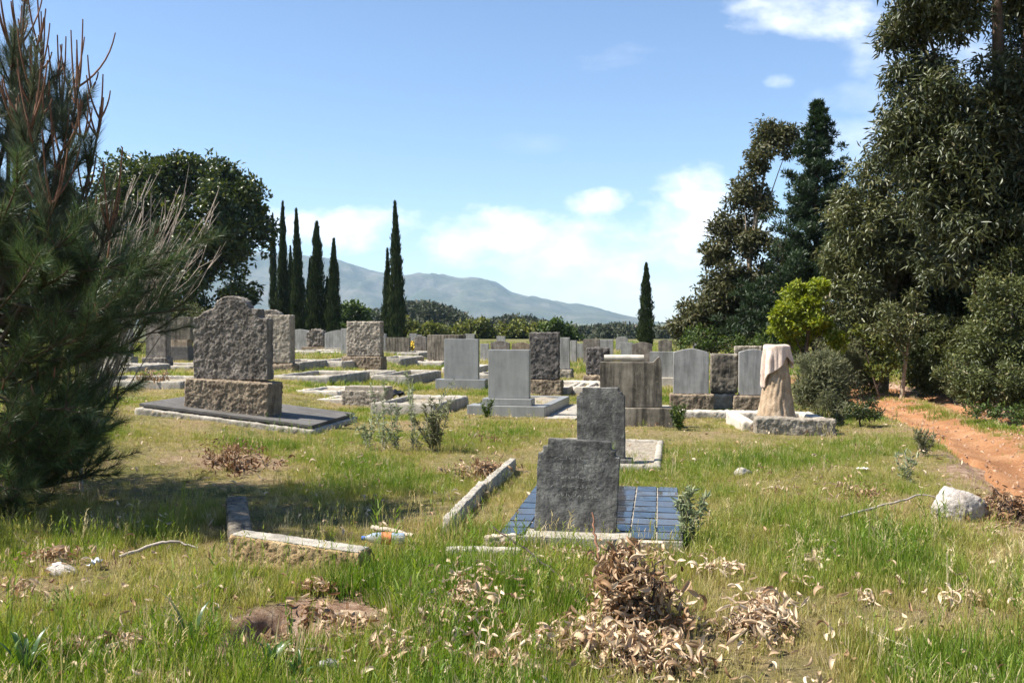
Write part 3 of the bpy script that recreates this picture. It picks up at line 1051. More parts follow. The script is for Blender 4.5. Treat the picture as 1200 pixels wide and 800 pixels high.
plot('low kerb strip half hidden by the pine branches', 212, 474, 2.4, 2.0, .16, R(9), cc)
plot('far pale kerbed plot left of the boulder headstone', 372, 420, 1.3, 2.6, .22, R(13), cp)
plot('far kerbed plot right of the boulder headstone', 402, 421, 1.1, 2.4, .22, R(13), cp)
plot('kerbed plot by the pale rough headstone with dark edge', 352, 448, 1.1, 2.2, .26, R(13), cc)

# rough and plain stones of the middle distance
headstone('headstone', 'pale rock-faced headstone with a dark side, right behind the big double stone', 312, 341, 383, 440, 450, prof_rect, rp, 0.34, [(308, 345, 440, 450, .5, rt, RGF)], R(10), RGM)
headstone('headstone', 'dark rounded stone top peering over the shoulder of the big double stone', 303, 330, 372, 432, 436, prof_arch, rg, 0.26, [], R(10), RGM)
headstone('headstone', 'square pale rock-faced headstone standing left of the tall cypress pair', 407, 447, 385, 426, 442, prof_rect, rp, 0.30, [(402, 449, 426, 442, .5, rt, RGM)], R(12), (0.022, 0.022, 0.075))
headstone('headstone', 'wide pale grey slab headstone left of the small boulder', 333, 368, 387, 411, 415, prof_gable, gl, 0.16, [(336, 370, 411, 416, .5, cc, None)], R(10))
r_, s_, w_ = headstone('boulder_headstone', 'small dark boulder headstone on a tan plinth below the cypresses', 359, 380, 388, 409, 416, prof_arch, rg, 0.5, [(355, 381, 409, 416, .7, rt, None)], R(10), (0.05, 0.07, 0.3))
headstone('headstone', 'wide pale grey headstone right of the small boulder', 381, 412, 391, 412, 418, prof_gable, gl, 0.16, [(381, 414, 412, 419, .5, cc, None)], R(10), Y=47)
headstone('headstone', 'narrow grey post stone against the square rock-faced headstone', 400, 409, 391, 423, 425, prof_rect, gl, 0.2, [], R(10), Y=39)
headstone('headstone', 'grey-brown striped slab headstone with red flowers at its side', 452, 480, 399, 416, 421, prof_rect, M['concrete_stained'], 0.2, [(449, 481, 416, 421, .5, cc, None)], R(10))
headstone('headstone', 'thin white-grey headstone right of the striped slab', 480, 488, 399, 419, 421, prof_rect, gl, 0.14, [], R(10), Y=50)
headstone('headstone', 'small pale headstone beside the little white cross', 496, 504, 406, 420, 422, prof_rect, gl, 0.14, [], R(10), Y=52)
headstone('monument', 'squat brown-grey block monument behind the granite headstone', 504, 541, 393, 423, 430, prof_rect, M['concrete_stained'], 0.7, [(502, 530, 423, 430, .9, rp, RGF)], R(20), cat='monument')
headstone('headstone', 'white-grey headstone between the two granite stones', 563, 573, 403, 422, 424, prof_rect, gl, 0.14, [(562, 574, 422, 428, .5, cp, None)], R(10), Y=40)
headstone('headstone', 'brown rounded headstone peeping left over the nearest granite headstone', 575, 597, 402, 422, 424, prof_gable, rg, 0.2, [], R(10), Y=42)
headstone('headstone', 'brown rounded headstone peeping right over the nearest granite headstone', 600, 621, 404, 424, 426, prof_gable, rt, 0.2, [], R(10), Y=41)
headstone('headstone', 'white streaked slab headstone right behind the dark rough stone', 656, 668, 395, 432, 444, prof_rect, gl, 0.16, [(652, 672, 432, 444, .5, rp, RGF)], R(10))
headstone('headstone', 'slim pale headstone with a dark edge behind the white streaked slab', 669, 676, 403, 426, 430, prof_rect, gl, 0.2, [], R(14), Y=38)
headstone('headstone', 'pale headstone left of the brown far stones', 676, 687, 405, 424, 426, prof_rect, gl, 0.16, [], R(10), Y=40)
headstone('headstone', 'square dark rock-faced headstone left of the scroll headstone', 688, 715, 408, 440, 453, prof_rect, rd, 0.32, [(684, 716, 440, 453, .45, rt, RGF)], R(12), (0.024, 0.022, 0.075))
headstone('headstone', 'tall brown-grey far headstone above the dark rock-faced one', 684, 703, 401, 428, 432, prof_rect, rg, 0.25, [], R(10), Y=36)
headstone('headstone', 'plain grey far headstone right of the tall brown one', 703, 719, 402, 428, 432, prof_rect, gl, 0.25, [], R(10), Y=37)
headstone('headstone', 'grey headstone showing left above the stone scroll', 728, 742, 404, 430, 436, prof_rect, gl, 0.2, [], R(10), Y=33)
headstone('headstone', 'brownish gabled headstone showing above the right end of the scroll', 741, 765, 403, 436, 440, prof_gable, rg, 0.25, [], R(8), Y=31)
headstone('headstone', 'grey green-stained stone at the edge of the pine, left of the big double stone', 172, 194, 378, 436, 446, prof_rect, rg, 0.3, [(168, 196, 430, 446, .45, rg, RGF)], R(8), None, Y=27)
headstone('headstone', 'dark panelled headstone on a rusty plinth in the shade left of the big double stone', 193, 223, 377, 404, 430, prof_rect, M['concrete_stained'], 0.3, [(196, 220, 404, 412, .4, rt, None), (194, 222, 412, 432, .6, M['slab_dark'], None)], R(8), None, Y=33)
headstone('obelisk', 'little pale pointed obelisk above the dark panelled headstone', 187, 192, 367, 392, 398, lambda w, h: [(-w / 2, 0), (w / 2, 0), (w * .05, h), (-w * .05, h)], cp, 0.2, [], R(8), None, Y=45, cat='obelisk')

# small far stones along the end of the cemetery
for (a, b, t, g_, Yd, lab) in [(420, 436, 397, 416, 58, 'tiny far grey headstone behind the square rock-faced stone'),
                               (545, 556, 398, 414, 62, 'tiny far pale headstone behind the left granite stone'),
                               (640, 652, 400, 414, 60, 'tiny far headstone behind the dark rough stone'),
                               (812, 826, 400, 416, 52, 'tiny far headstone behind the first gabled stone'),
                               (486, 494, 402, 416, 64, 'tiny far headstone by the yellow flowers'),
                               (348, 358, 385, 400, 66, 'tiny far headstone under the cypresses')]:
    headstone('headstone', lab, a, b, t, g_ - 2, g_, prof_rect, gl, 0.16, [], R(10), Y=Yd)

# more low plots and stones that fill the middle of the cemetery
plot('pale low kerb left of the low rock-faced base', 396, 470, 1.0, 1.6, .15, R(13), cp)
plot('mossy kerbed plot behind the smooth granite pair', 600, 446, 1.1, 2.2, .22, R(12), cc)
plot('kerbed plot right of the block monument', 556, 438, 1.1, 2.4, .22, R(12), cp)
plot('narrow kerbed plot before the square rock-faced stone', 440, 449, 1.0, 1.8, .2, R(13), cc)
plot('kerbed plot in the shade behind the bare twigs', 150, 452, 1.3, 2.2, .2, R(9), cc)
plot('pale kerb showing between the dark rock-faced stone and the scroll headstone', 722, 462, 1.0, 2.0, .2, R(10), cp)
headstone('headstone', 'grey shaded headstone seen through the pine boughs', 128, 152, 384, 432, 440, prof_gable, gl, 0.2, [(125, 155, 430, 440, .4, cc, None)], R(8))
headstone('headstone', 'low brown headstone in front of the hedge, left of the block monument', 486, 500, 404, 420, 428, prof_arch, rg, 0.2, [], R(10), Y=44)
headstone('headstone', 'pale squat headstone just right of the square rock-faced one', 428, 452, 398, 418, 424, prof_rect, gl, 0.2, [], R(10), Y=43)
headstone('headstone', 'pale thin headstone far behind the mossy plot', 582, 592, 399, 412, 416, prof_rect, gl, 0.16, [], R(10), Y=56)
headstone('headstone', 'grey rounded headstone far left of the single cypress', 722, 736, 398, 412, 418, prof_arch, gl, 0.2, [], R(10), Y=50)
headstone('headstone', 'brown squat headstone far right of the single cypress', 772, 788, 400, 414, 420, prof_gable, rg, 0.2, [], R(10), Y=46)

# white wooden cross
def cross():
    p = P(491, 421); p = Vector((at(491, 421, 50).x, 50, 0))
    root = empty('cross', (p.x, p.y, gz(p.x, p.y)), -R(10))
    m = plain('white_paint', (.75, .74, .71), .5, .4, .08, 10, 0)
    box('upright', root, (0, 0, -.05), (.10, .05, .80), m, .005)
    box('arm', root, (0, 0.001, .50), (.36, .044, .09), m, .005)
    tag(root, 'little white cross standing far back among the kerbs', 'cross')


cross()


# flowers on the far plots
def flowers(label, px, py, Y, cols, n=36, r=.3):
    p = at(px, py, Y)
    root = empty('flower_bunch', (p.x, p.y, gz(p.x, p.y)))
    z0 = 0.3
    c = np.array([[0, 0, z0]]); B, D, _ = cloud_leaves(c, np.array([[r, r, r * .8]]), n * 4, shell=.2, up=.5)
    link('leaves', leaves_mesh('leaves', B, D, rng.normal(size=D.shape), np.full(len(B), .12), np.full(len(B), .05)), M['shrub_leaf'], root)
    B, D, _ = cloud_leaves(c + [[0, 0, .1]], np.array([[r, r, r * .8]]), n * 3, shell=.6, up=.4)
    link('petals', leaves_mesh('petals', B, D, rng.normal(size=D.shape), np.full(len(B), .12), np.full(len(B), .1)), cols, root)
    box('vase', root, (0, 0, 0.0), (.16, .16, .25), cc, .03)
    tag(root, label, 'flowers')


M['shrub_leaf'] = leaf_mat('shrub_leaf', [(0, (.035, .055, .018)), (.6, (.07, .09, .03)), (1, (.13, .13, .05))])
flowers('bunch of red flowers beside the square rock-faced stone', 452, 411, 44, plain('red_petal', (.5, .05, .06), .6, .3, .3, 30, 0))
flowers('bunch of yellow flowers near the little white cross', 484, 415, 48, plain('yellow_petal', (.7, .5, .05), .6, .3, .3, 30, 0), r=.26)


# ---- fallen kerbs and loose stones near the camera
def kerb_stone(label, a, b, wd, h, mat, zend=(0, 0), rough=(0.018, 0.014, 0.06), name='kerb_stone', cap=None):
    """a kerb lying from ground point a to b"""
    a = Vector((a.x, a.y, gz(a.x, a.y) + zend[0])); b = Vector((b.x, b.y, gz(b.x, b.y) + zend[1]))
    d = b - a; L = d.length
    rz = math.atan2(d.y, d.x); ry = -math.asin((b.z - a.z) / L)
    root = empty(name, (a + b) / 2, 0)
    root.rotation_euler = (0, ry, rz)
    box('block', root, (0, 0, -0.08), (L, wd, h + .08), mat, 0.012, rough)
    if cap: box('top_face', root, (0, 0, h - .012), (L * .985, wd * .88, .022), cap, 0.006, (0.014, 0.004, .1))
    tag(root, label, 'kerb stone')
    PLOTS.append(((a.x + b.x) / 2, (a.y + b.y) / 2, L / 2, wd / 2, rz))
    return root


kerb_stone('thick broken kerb stone with rough yellow front lying in the foreground grass', P(277, 662), P(428, 680), .17, .20, M['ochre'], (.02, -.03), (0.012, 0.010, 0.045), cap=M['concrete'])
kerb_stone('dark kerb stone in the pine shade, end on behind the yellow one', P(283, 652), P(277, 607), .17, .15, cs, (0.01, .06), (0.018, 0.008, 0.06))
kerb_stone('long thin cracked concrete kerb running back through the grass', P(524, 628), P(566, 582), .09, .13, cc, (0, 0), (0.016, 0.010, 0.06))
kerb_stone('far half of the cracked concrete kerb, tilted', P(567, 585), P(601, 553), .08, .13, cc, (.0, .01), (0.016, 0.010, 0.06))
kerb_stone('sunken pale kerb strip left of the tiled grave', P(522, 652), P(612, 652), .09, .085, cp, (0, 0), (0.016, 0.008, 0.06))


def rock(label, px, py, sx, sy, sz, mat, seed, name='rock', voxel=.02, amp=.03):
    p = P(px, py)
    rr = random.Random(seed)
    bm = bmesh.new()
    for q in range(22):
        a_, z_ = rr.uniform(0, 6.28), rr.uniform(-1, 1)
        r_ = math.sqrt(1 - z_ * z_) * rr.uniform(.8, 1.1)
        xx = r_ * math.cos(a_)
        bm.verts.new((xx * sx, r_ * math.sin(a_) * sy, z_ * sz * rr.uniform(.75, 1.15) * (1.0 - .35 * xx)))
    g_ = bmesh.ops.convex_hull(bm, input=bm.verts)
    bmesh.ops.delete(bm, geom=[v for v in bm.verts if not v.link_faces], context='VERTS')
    bmesh.ops.bevel(bm, geom=list(bm.edges), offset=min(sx, sz) * .08, segments=1, affect='EDGES')
    me = bpy.data.meshes.new(name); bm.to_mesh(me); bm.free()
    o = link(name, me, mat, None, (p.x, p.y + sy * .6, gz(p.x, p.y) + sz * .45), (0, 0, rr.uniform(-.3, .3)))
    roughen(o, voxel * .8, amp * .35, .09)
    tag(o, label, 'rock')
    return o


rock('whitish rock in the grass beside the dirt track', 1132, 612, .25, .18, .20, M['rock_white'], 2)
rock('small flat pale stone in the bare soil by the pine shade', 68, 676, .13, .09, .05, M['rock_white'], 5, amp=.012)
rock('pale stone slab showing in the bare patch by the pit', 405, 728, .13, .10, .022, M['sandy'], 8, amp=.012)
rock('grey lump of concrete in the grass left of the kerb ring', 872, 560, .12, .1, .07, cc, 9, amp=.015)
rock('grey stone with a white patch at the bottom edge of the grass', 385, 794, .07, .05, .05, M['granite_light'], 14, amp=.012)

# ------------------------------------------------------------------ vegetation materials
M['euc_leaf'] = leaf_mat('gum_leaf', [(0, (.028, .038, .013)), (.45, (.062, .074, .026)), (.8, (.12, .122, .052)), (1, (.22, .195, .11))], .25, .42, .4)
M['euc_olive'] = leaf_mat('olive_gum_leaf', [(0, (.045, .055, .018)), (.5, (.10, .11, .038)), (.85, (.18, .175, .07)), (1, (.27, .22, .11))], .28, .4, .45)
M['far_euc'] = leaf_mat('far_gum_leaf', [(0, (.034, .040, .015)), (.5, (.078, .080, .030)), (.85, (.135, .122, .056)), (1, (.20, .155, .085))], .25, .5, .3)
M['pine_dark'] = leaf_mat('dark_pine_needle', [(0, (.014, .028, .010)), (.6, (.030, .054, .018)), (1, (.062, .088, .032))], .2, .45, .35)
M['needle'] = leaf_mat('pine_needle', [(0, (.028, .052, .016)), (.55, (.058, .098, .032)), (.9, (.12, .16, .06)), (1, (.20, .16, .07))], .25, .4, .4)
M['needle_grey'] = leaf_mat('blue_pine_needle', [(0, (.042, .064, .036)), (.6, (.082, .11, .064)), (1, (.17, .18, .11))], .25, .4, .4)
M['oak_leaf'] = leaf_mat('broad_tree_leaf', [(0, (.016, .030, .006)), (.5, (.044, .064, .012)), (.85, (.11, .125, .024)), (1, (.22, .21, .04))], .25, .4, .45)
M['cypress_leaf'] = leaf_mat('cypress_spray', [(0, (.016, .028, .009)), (.6, (.036, .055, .016)), (1, (.085, .10, .03))], .2, .6, .2)
M['lime_leaf'] = leaf_mat('lime_leaf', [(0, (.09, .13, .014)), (.5, (.22, .26, .028)), (1, (.36, .35, .055))], .4, .5, .3)
M['green_leaf'] = leaf_mat('mid_green_leaf', [(0, (.030, .055, .012)), (.6, (.07, .11, .022)), (1, (.15, .18, .04))], .3, .5, .3)
M['grey_green'] = leaf_mat('grey_green_leaf', [(0, (.10, .11, .055)), (.6, (.18, .185, .095)), (1, (.29, .27, .16))], .4, .55, .25)
M['silver_leaf'] = leaf_mat('silver_weed_leaf', [(0, (.13, .16, .08)), (.6, (.24, .28, .15)), (1, (.40, .41, .25))], .3, .55, .3)
M['hedge_leaf'] = leaf_mat('yellow_hedge_leaf', [(0, (.05, .07, .014)), (.5, (.12, .135, .028)), (1, (.23, .215, .05))], .3, .5, .3)
M['wood_leaf'] = leaf_mat('far_wood_leaf', [(0, (.026, .036, .02)), (.5, (.052, .062, .033)), (.85, (.085, .082, .05)), (1, (.13, .105, .07))], .2, .6, .2)
M['shrub_olive'] = leaf_mat('olive_green_shrub', [(0, (.04, .055, .016)), (.5, (.095, .11, .034)), (.85, (.17, .175, .06)), (1, (.27, .22, .10))], .3, .45, .4)
M['candle'] = plain('pine_candle', (.17, .085, .05), .8, .2, .35, 25, .4)


def sub_clumps(lobes, Y, nsub, rsub, depth=1.0, flat=1.0):
    """lobes in pixels at distance Y -> clump centres and radii in metres."""
    cs, rs, cen = [], [], []
    for (px, py, rp_, *o) in lobes:
        r = rp_ * Y / F
        dy = (o[0] if o else rng.uniform(-.8, .8) * r * depth)
        c = np.array(at(px, py, Y + dy))
        n = max(3, int(nsub * (rp_ / 40.0) ** 1.3))
        d = unit(rng.normal(size=(n, 3)))
        q = rng.random((n, 1)) ** 0.45
        cc_ = c + d * q * r * np.array([[1, 1 * depth, flat]])
        cs.append(cc_); rs.append(np.full(n, rsub) * rng.uniform(.6, 1.3, n)); cen.append(np.repeat(c[None], n, 0))
    return np.concatenate(cs), np.concatenate(rs), np.concatenate(cen)


def crown(name, cs, rs, n, L, W, mat, parent, up=0.1, out=.7, jit=.8, shell=.25, tint=None, droop=0, flat=.8):
    RR = np.stack([rs, rs, rs * flat], 1)
    B, D, o = cloud_leaves(cs, RR, n, shell=shell, up=up - droop, out=out, jitter=jit)
    k = len(B)
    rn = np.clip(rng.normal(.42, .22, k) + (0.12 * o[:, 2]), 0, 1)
    Ls = L * rng.uniform(.4, 1.3, k); Ws = W * rng.uniform(.7, 1.2, k)
    Nn = unit(o * .6 + rng.normal(size=o.shape) * .6 + np.array([[0, 0, .5]]))
    me = leaves_mesh(name, B, D, Nn, Ls, Ws, .2, rn)
    q = link(name, me, mat, parent)
    if parent is not None:
        q.matrix_parent_inverse = Matrix.Translation(-Vector(parent.location))
    return q


def trunk_part(root, tubes, mat, name='trunk', seg=8):
    o = link(name, tubes_mesh(name, tubes, seg), mat, root, smooth=True)
    o.matrix_parent_inverse = Matrix.Translation(-Vector(root.location))
    return o


def tree(name, label, Y, bpx, lobes, nsub, rsub, n, L, W, mat, bark='bark', tr=.16, depth=1.0, droop=0, up=.1, limbs=10, flat=.8, cat='tree', group=None, limb_r=.4, out=.7):
    b = at(bpx, 400, Y); b.z = gz(b.x, b.y) - .05
    root = empty(name, b)
    cs, rs, cen = sub_clumps(lobes, Y, nsub, rsub, depth)
    cs[:, 2] = np.maximum(cs[:, 2], b.z + .25)
    crown('crown', cs, rs, n, L, W, mat, root, droop=droop, up=up, flat=flat, out=out)
    lc = np.array([np.array(at(l[0], l[1], Y + (l[3] if len(l) > 3 else 0))) for l in lobes])
    top = lc[np.argmax(lc[:, 2])]
    bb = np.array(b)
    tb = []
    mid = (bb + top) / 2 + np.array([rng.normal() * .15, rng.normal() * .15, 0])
    mid[:2] = mid[:2] * .4 + bb[:2] * .6
    main = bez(bb, mid, top, 14)
    tb.append((main, np.linspace(tr, tr * .18, 14)))
    for i in rng.permutation(len(lc))[:limbs]:
        t = lc[i]
        hgt = np.clip((t[2] - bb[2]) / max(.1, top[2] - bb[2]), .1, 1)
        j = int(np.clip(hgt * 13 * rng.uniform(.35, .7), 1, 11))
        s_ = main[j]
        m_ = (s_ + t) / 2 + np.array([0, 0, .12 * np.linalg.norm(t - s_)])
        r0 = tr * limb_r * (1 - j / 18)
        tb.append((bez(s_, m_, t, 8), np.linspace(r0, r0 * .25, 8)))
    trunk_part(root, tb, M[bark])
    tag(root, label, cat, group)
    return root


# ---- right: tall gum trees, pine, shrubs
A = [(1065, 20, 40), (1060, 90, 36), (1052, 140, 34), (1078, 165, 45), (1112, 5, 42), (1092, 112, 34), (1160, 112, 46), (1188, 25, 46), (1205, 100, 60), (1130, 195, 58),
     (1080, 232, 48), (1180, 205, 60), (1150, 262, 52), (1105, 290, 42), (1210, 285, 60), (1085, -50, 60), (1150, -65, 60), (1225, -40, 70), (1265, 80, 80), (1275, 200, 80),
     (1265, 300, 70), (1150, -150, 70), (1235, -140, 80), (1040, 30, 22), (1036, 165, 22), (1190, 330, 45)]
tree('gum_tree', 'huge dark gum tree towering over the track at the right edge', 18.5, 1178, [(x + 14, y, r) for x, y, r in A], 27, .34, 100, .18, .047, M['euc_leaf'], 'bark', .24, 1.1, .75, limbs=18, out=.35)
Bl = [(1012, 212, 32), (988, 248, 32), (1032, 250, 38), (972, 290, 28), (1002, 300, 42), (1045, 320, 42), (982, 348, 36), (1030, 378, 38), (1060, 195, 36), (1008, 395, 28), (968, 330, 22)]
tree('gum_tree', 'olive drooping-leaved gum tree between the tall pine and the huge gum', 23, 1035, [(x + 16, y, r) for x, y, r in Bl], 34, .33, 95, .165, .046, M['euc_olive'], 'bark_pale', .13, 1.1, .6, limbs=10, out=.4)
Dl = [(906, 160, 21), (926, 166, 15), (888, 188, 15), (872, 228, 20), (892, 240, 14), (858, 268, 22), (882, 282, 18), (838, 296, 17), (850, 325, 20), (865, 352, 34), (832, 360, 26),
      (884, 338, 30), (908, 368, 32), (815, 378, 20), (845, 388, 30), (882, 392, 26), (800, 388, 14), (925, 300, 26), (935, 390, 26), (915, 335, 28), (806, 362, 9)]
tree('gum_tree', 'gappy brown-green gum tree with pale limbs left of the tall pine', 42, 868, Dl, 46, .46, 100, .24, .10, M['far_euc'], 'bark_pale', .16, 1.0, .25, limbs=16)


def conifer(name, label, Y, px, top, base_r, z_low, mat, seed):
    b = at(px, 400, Y); b.z = gz(b.x, b.y) - .05
    root = empty(name, b)
    tp = np.array(at(px, top, Y)); bb = np.array(b)
    H = tp[2] - bb[2]
    rr = np.random.default_rng(seed)
    cs, rs, tb = [], [], [(np.stack([bb, (bb + tp) / 2, tp]), [.2, .12, .02])]
    z = z_low
    while z < H - .1:
        t = (z - z_low) / (H - z_low)
        Rm = base_r * (1 - t) ** 1.0 + .05
        for k in range(rr.integers(5, 8)):
            a = rr.uniform(0, 2 * math.pi)
            L_ = Rm * rr.uniform(.55, 1.2)
            s_ = bb + np.array([0, 0, z])
            e_ = s_ + np.array([math.cos(a) * L_, math.sin(a) * L_, L_ * rr.uniform(.1, .45)])
            m_ = (s_ + e_) / 2 + np.array([0, 0, -.08 * L_])
            pth = bez(s_, m_, e_, 7)
            tb.append((pth, np.linspace(.035 * (1.2 - t), .008, 7)))
            n_ = max(2, int(L_ / .22))
            for q in np.linspace(.35, 1.0, n_):
                p_ = pth[min(6, int(q * 6))] + rr.normal(size=3) * .08
                cs.append(p_); rs.append(.23 * rr.uniform(.7, 1.25) * (1.25 - .95 * t))
        z += .30 * (1.1 - .35 * t)
    crown('crown', np.array(cs), np.array(rs), 66, .21, .048, mat, root, up=.75, out=.8, jit=.5, shell=.1)
    trunk_part(root, tb, M['bark'], seg=5)
    tag(root, label, 'tree')


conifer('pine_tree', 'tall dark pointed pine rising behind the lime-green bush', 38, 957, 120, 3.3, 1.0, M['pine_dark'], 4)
Hl = [(1075, 335, 42), (1118, 345, 50), (1155, 365, 50), (1050, 300, 36), (1100, 395, 42), (1190, 390, 50), (1230, 360, 60), (1145, 410, 40)]
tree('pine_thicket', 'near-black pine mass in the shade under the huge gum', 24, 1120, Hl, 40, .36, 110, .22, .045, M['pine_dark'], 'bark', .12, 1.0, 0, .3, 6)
El = [(940, 348, 18), (920, 368, 15), (948, 366, 20), (930, 388, 20), (966, 386, 14), (956, 336, 11), (980, 398, 10), (910, 380, 8)]
tree('lime_bush', 'bright lime-green bush glowing in front of the dark pine', 21.3, 942, El, 44, .17, 95, .105, .06, M['lime_leaf'], 'bark', .07, 1.0, .1, .2, 6, cat='bush')
tree('lime_sapling', 'small yellow-green leafy sapling beside the pale thin trunk', 20.9, 1034, [(1034, 405, 15), (1022, 425, 14), (1042, 432, 18), (1008, 388, 9)], 18, .18, 60, .11, .055, M['hedge_leaf'], 'bark', .03, .9, .1, .2, 4, cat='sapling')
tree('sapling', 'brownish sapling with a straight pale thin trunk beside the track', 20.6, 1057, [(1048, 365, 26), (1068, 380, 22), (1035, 385, 18), (1075, 355, 18), (1060, 400, 14)], 16, .22, 70, .11, .035, M['euc_olive'], 'bark_pale', .055, .9, .2, .1, 5, cat='tree')
tree('shrub', 'grey-green feathery shrub right behind the draped stump', 16.4, 962, [(950, 440, 22), (972, 432, 24), (960, 462, 26), (985, 455, 20), (940, 465, 16), (975, 476, 18)], 44, .17, 100, .11, .018, M['grey_green'], 'twig_grey', .02, 1.0, 0, .5, 6, cat='shrub')
tree('shrub', 'tall grey-brown wispy shrub below the lime-green bush', 22.3, 990, [(985, 410, 24), (1008, 400, 24), (1000, 430, 26), (975, 436, 20), (1018, 440, 18)], 46, .22, 100, .14, .024, M['grey_green'], 'twig_grey', .03, 1.0, 0, .5, 6, cat='shrub')
tree('shrub', 'broad olive shrub filling the right edge above the track', 17.5, 1180, [(1175, 345, 34), (1205, 320, 36), (1160, 395, 36), (1195, 400, 40), (1230, 380, 50), (1140, 425, 26), (1180, 440, 28), (1215, 440, 34), (1185, 305, 22)], 42, .22, 85, .085, .036, M['shrub_olive'], 'twig_grey', .04, 1.0, 0, .3, 8, cat='shrub')
tree('shrub', 'olive twiggy shrub behind the bend of the track', 21.8, 1105, [(1098, 395, 28), (1118, 415, 28), (1100, 430, 24), (1132, 400, 28), (1112, 445, 22), (1090, 450, 16)], 46, .22, 80, .09, .034, M['shrub_olive'], 'twig_grey', .035, 1.0, 0, .3, 7, cat='shrub')
tree('shrub', 'low shrub of dry grey twigs at the foot of the olive thicket', 18.3, 1150, [(1125, 455, 16), (1150, 452, 18), (1178, 458, 18), (1200, 462, 18)], 18, .15, 60, .07, .02, M['grey_green'], 'twig_grey', .02, 1.0, 0, .2, 4, cat='shrub')
tree('shrub', 'green ground-hugging shrub on the bank right of the track', 15.6, 1170, [(1140, 480, 12), (1165, 484, 14), (1190, 490, 14), (1215, 480, 20)], 16, .13, 60, .07, .028, M['green_leaf'], 'twig_grey', .015, 1.0, 0, .3, 4, cat='shrub')
tree('shrub', 'small dark bush with dried brown heads at the near side of the track', 14.6, 1012, [(1008, 490, 13), (1018, 478, 12), (1002, 480, 10), (1022, 494, 10)], 26, .10, 60, .07, .022, M['shrub_leaf'], 'twig_dark', .015, 1.0, 0, .5, 4, cat='shrub')
tree('shrub', 'dense low olive shrub hanging over the far side of the track', 16.6, 1150, [(1120, 440, 20), (1145, 448, 22), (1172, 446, 24), (1198, 452, 26), (1225, 455, 30), (1130, 462, 14), (1160, 468, 14), (1192, 474, 14)], 44, .15, 75, .075, .03, M['shrub_olive'], 'twig_grey', .02, 1.0, 0, .3, 6, cat='shrub')
tree('shrub', 'green-brown shrub round the foot of the pale thin trunk', 21.2, 1075, [(1070, 440, 16), (1085, 450, 14), (1062, 425, 14), (1095, 435, 16), (1080, 415, 18)], 44, .18, 75, .09, .034, M['shrub_leaf'], 'twig_grey', .02, 1.0, 0, .3, 5, cat='shrub')
tree('hedge_bush', 'dark green bush closing the gap behind the first gabled headstone', 36, 818, [(800, 398, 14), (818, 394, 16), (838, 400, 16), (860, 402, 18), (885, 405, 18), (910, 408, 20)], 18, .3, 70, .14, .06, M['green_leaf'], 'bark', .05, 1.0, 0, .2, 5, cat='bush')

Wl = [(x, y, 44) for x in range(1110, 1420, 62) for y in range(190, 430, 58)]
tree('gum_tree', 'dark leafy gum standing behind the huge gum and the olive thicket', 29, 1150, Wl, 20, .75, 75, .30, .12, M['euc_leaf'], 'bark', .2, 1.2, .4, limbs=14)
# ---- left: broad dark tree, cypresses
Tl = []
for i in range(70):
    a_ = rng.uniform(0, 2 * math.pi); q_ = rng.random() ** .5
    x_, y_ = math.cos(a_) * q_, math.sin(a_) * q_
    if y_ > .95: continue
    Tl.append((218 + 88 * x_, 292 + 92 * y_ * (1 if y_ < 0 else .95), 21, rng.uniform(-1, 1) * 6.0 * math.sqrt(max(0.05, 1 - q_ * q_))))
for i in range(26):                                             # outer rim so the dome keeps its outline
    a_ = math.pi * (i + .5) / 26
    Tl.append((216 + 92 * math.cos(a_), 290 - 96 * math.sin(a_) ** .8, 15, rng.uniform(-2, 2)))
Tl += [(150, 215, 22, 0), (135, 240, 24, 1), (170, 205, 20, -1), (140, 290, 26, 0), (160, 340, 26, 0), (200, 365, 22, -2), (250, 368, 22, 0), (290, 350, 20, 0)]
tree('broad_tree', 'broad dome-shaped dark tree behind the double grave', 70, 225, Tl, 22, .75, 60, .42, .22, M['oak_leaf'], 'bark', .35, 1.0, .1, .1, 30)
tree('broad_tree', 'dark tree filling the gap behind the foreground pine', 80, 60, [(130, 240, 40), (90, 260, 45), (40, 270, 50), (110, 310, 45), (60, 330, 50), (0, 300, 50), (-60, 290, 60), (20, 350, 40), (110, 355, 36), (140, 200, 24)], 26, 1.0, 60, .5, .26, M['oak_leaf'], 'bark', .35, 1.0, .1, .1, 12)


def cypress_mesh(H, Rm, n, seed):
    rr = np.random.default_rng(seed)
    t = rr.random(n) ** .85
    prof = Rm * np.clip(1 - t, 0, 1) ** (.62 + .08 * seed) * 1.12 * (.72 + .28 * sstep(0, .22, t)) + .012
    a = rr.uniform(0, 2 * math.pi, n)
    rough_ = (.55 + .85 * vnoise(a * 1.4 + seed, t * 19, 1.0)) * np.where(rr.random(n) < .06, 1.25, 1)
    rad = prof * rough_ * rr.random(n) ** .35
    B = np.stack([np.cos(a) * rad, np.sin(a) * rad, t * H * .97 + .15], 1)
    O = np.stack([np.cos(a), np.sin(a), np.zeros(n)], 1)
    D = unit(O * .28 + np.array([[0, 0, 1.0]]) + rr.normal(size=(n, 3)) * .16)
    Nn = unit(O + rr.normal(size=(n, 3)) * .5)
    L = .50 * rr.uniform(.5, 1.3, n) * (1 - .3 * t); W = .13 * (1 - .4 * t) * rr.uniform(.7, 1.3, n)
    return leaves_mesh('crown', B, D, Nn, L, W, .2, np.clip(rr.normal(.42, .25, n), 0, 1))


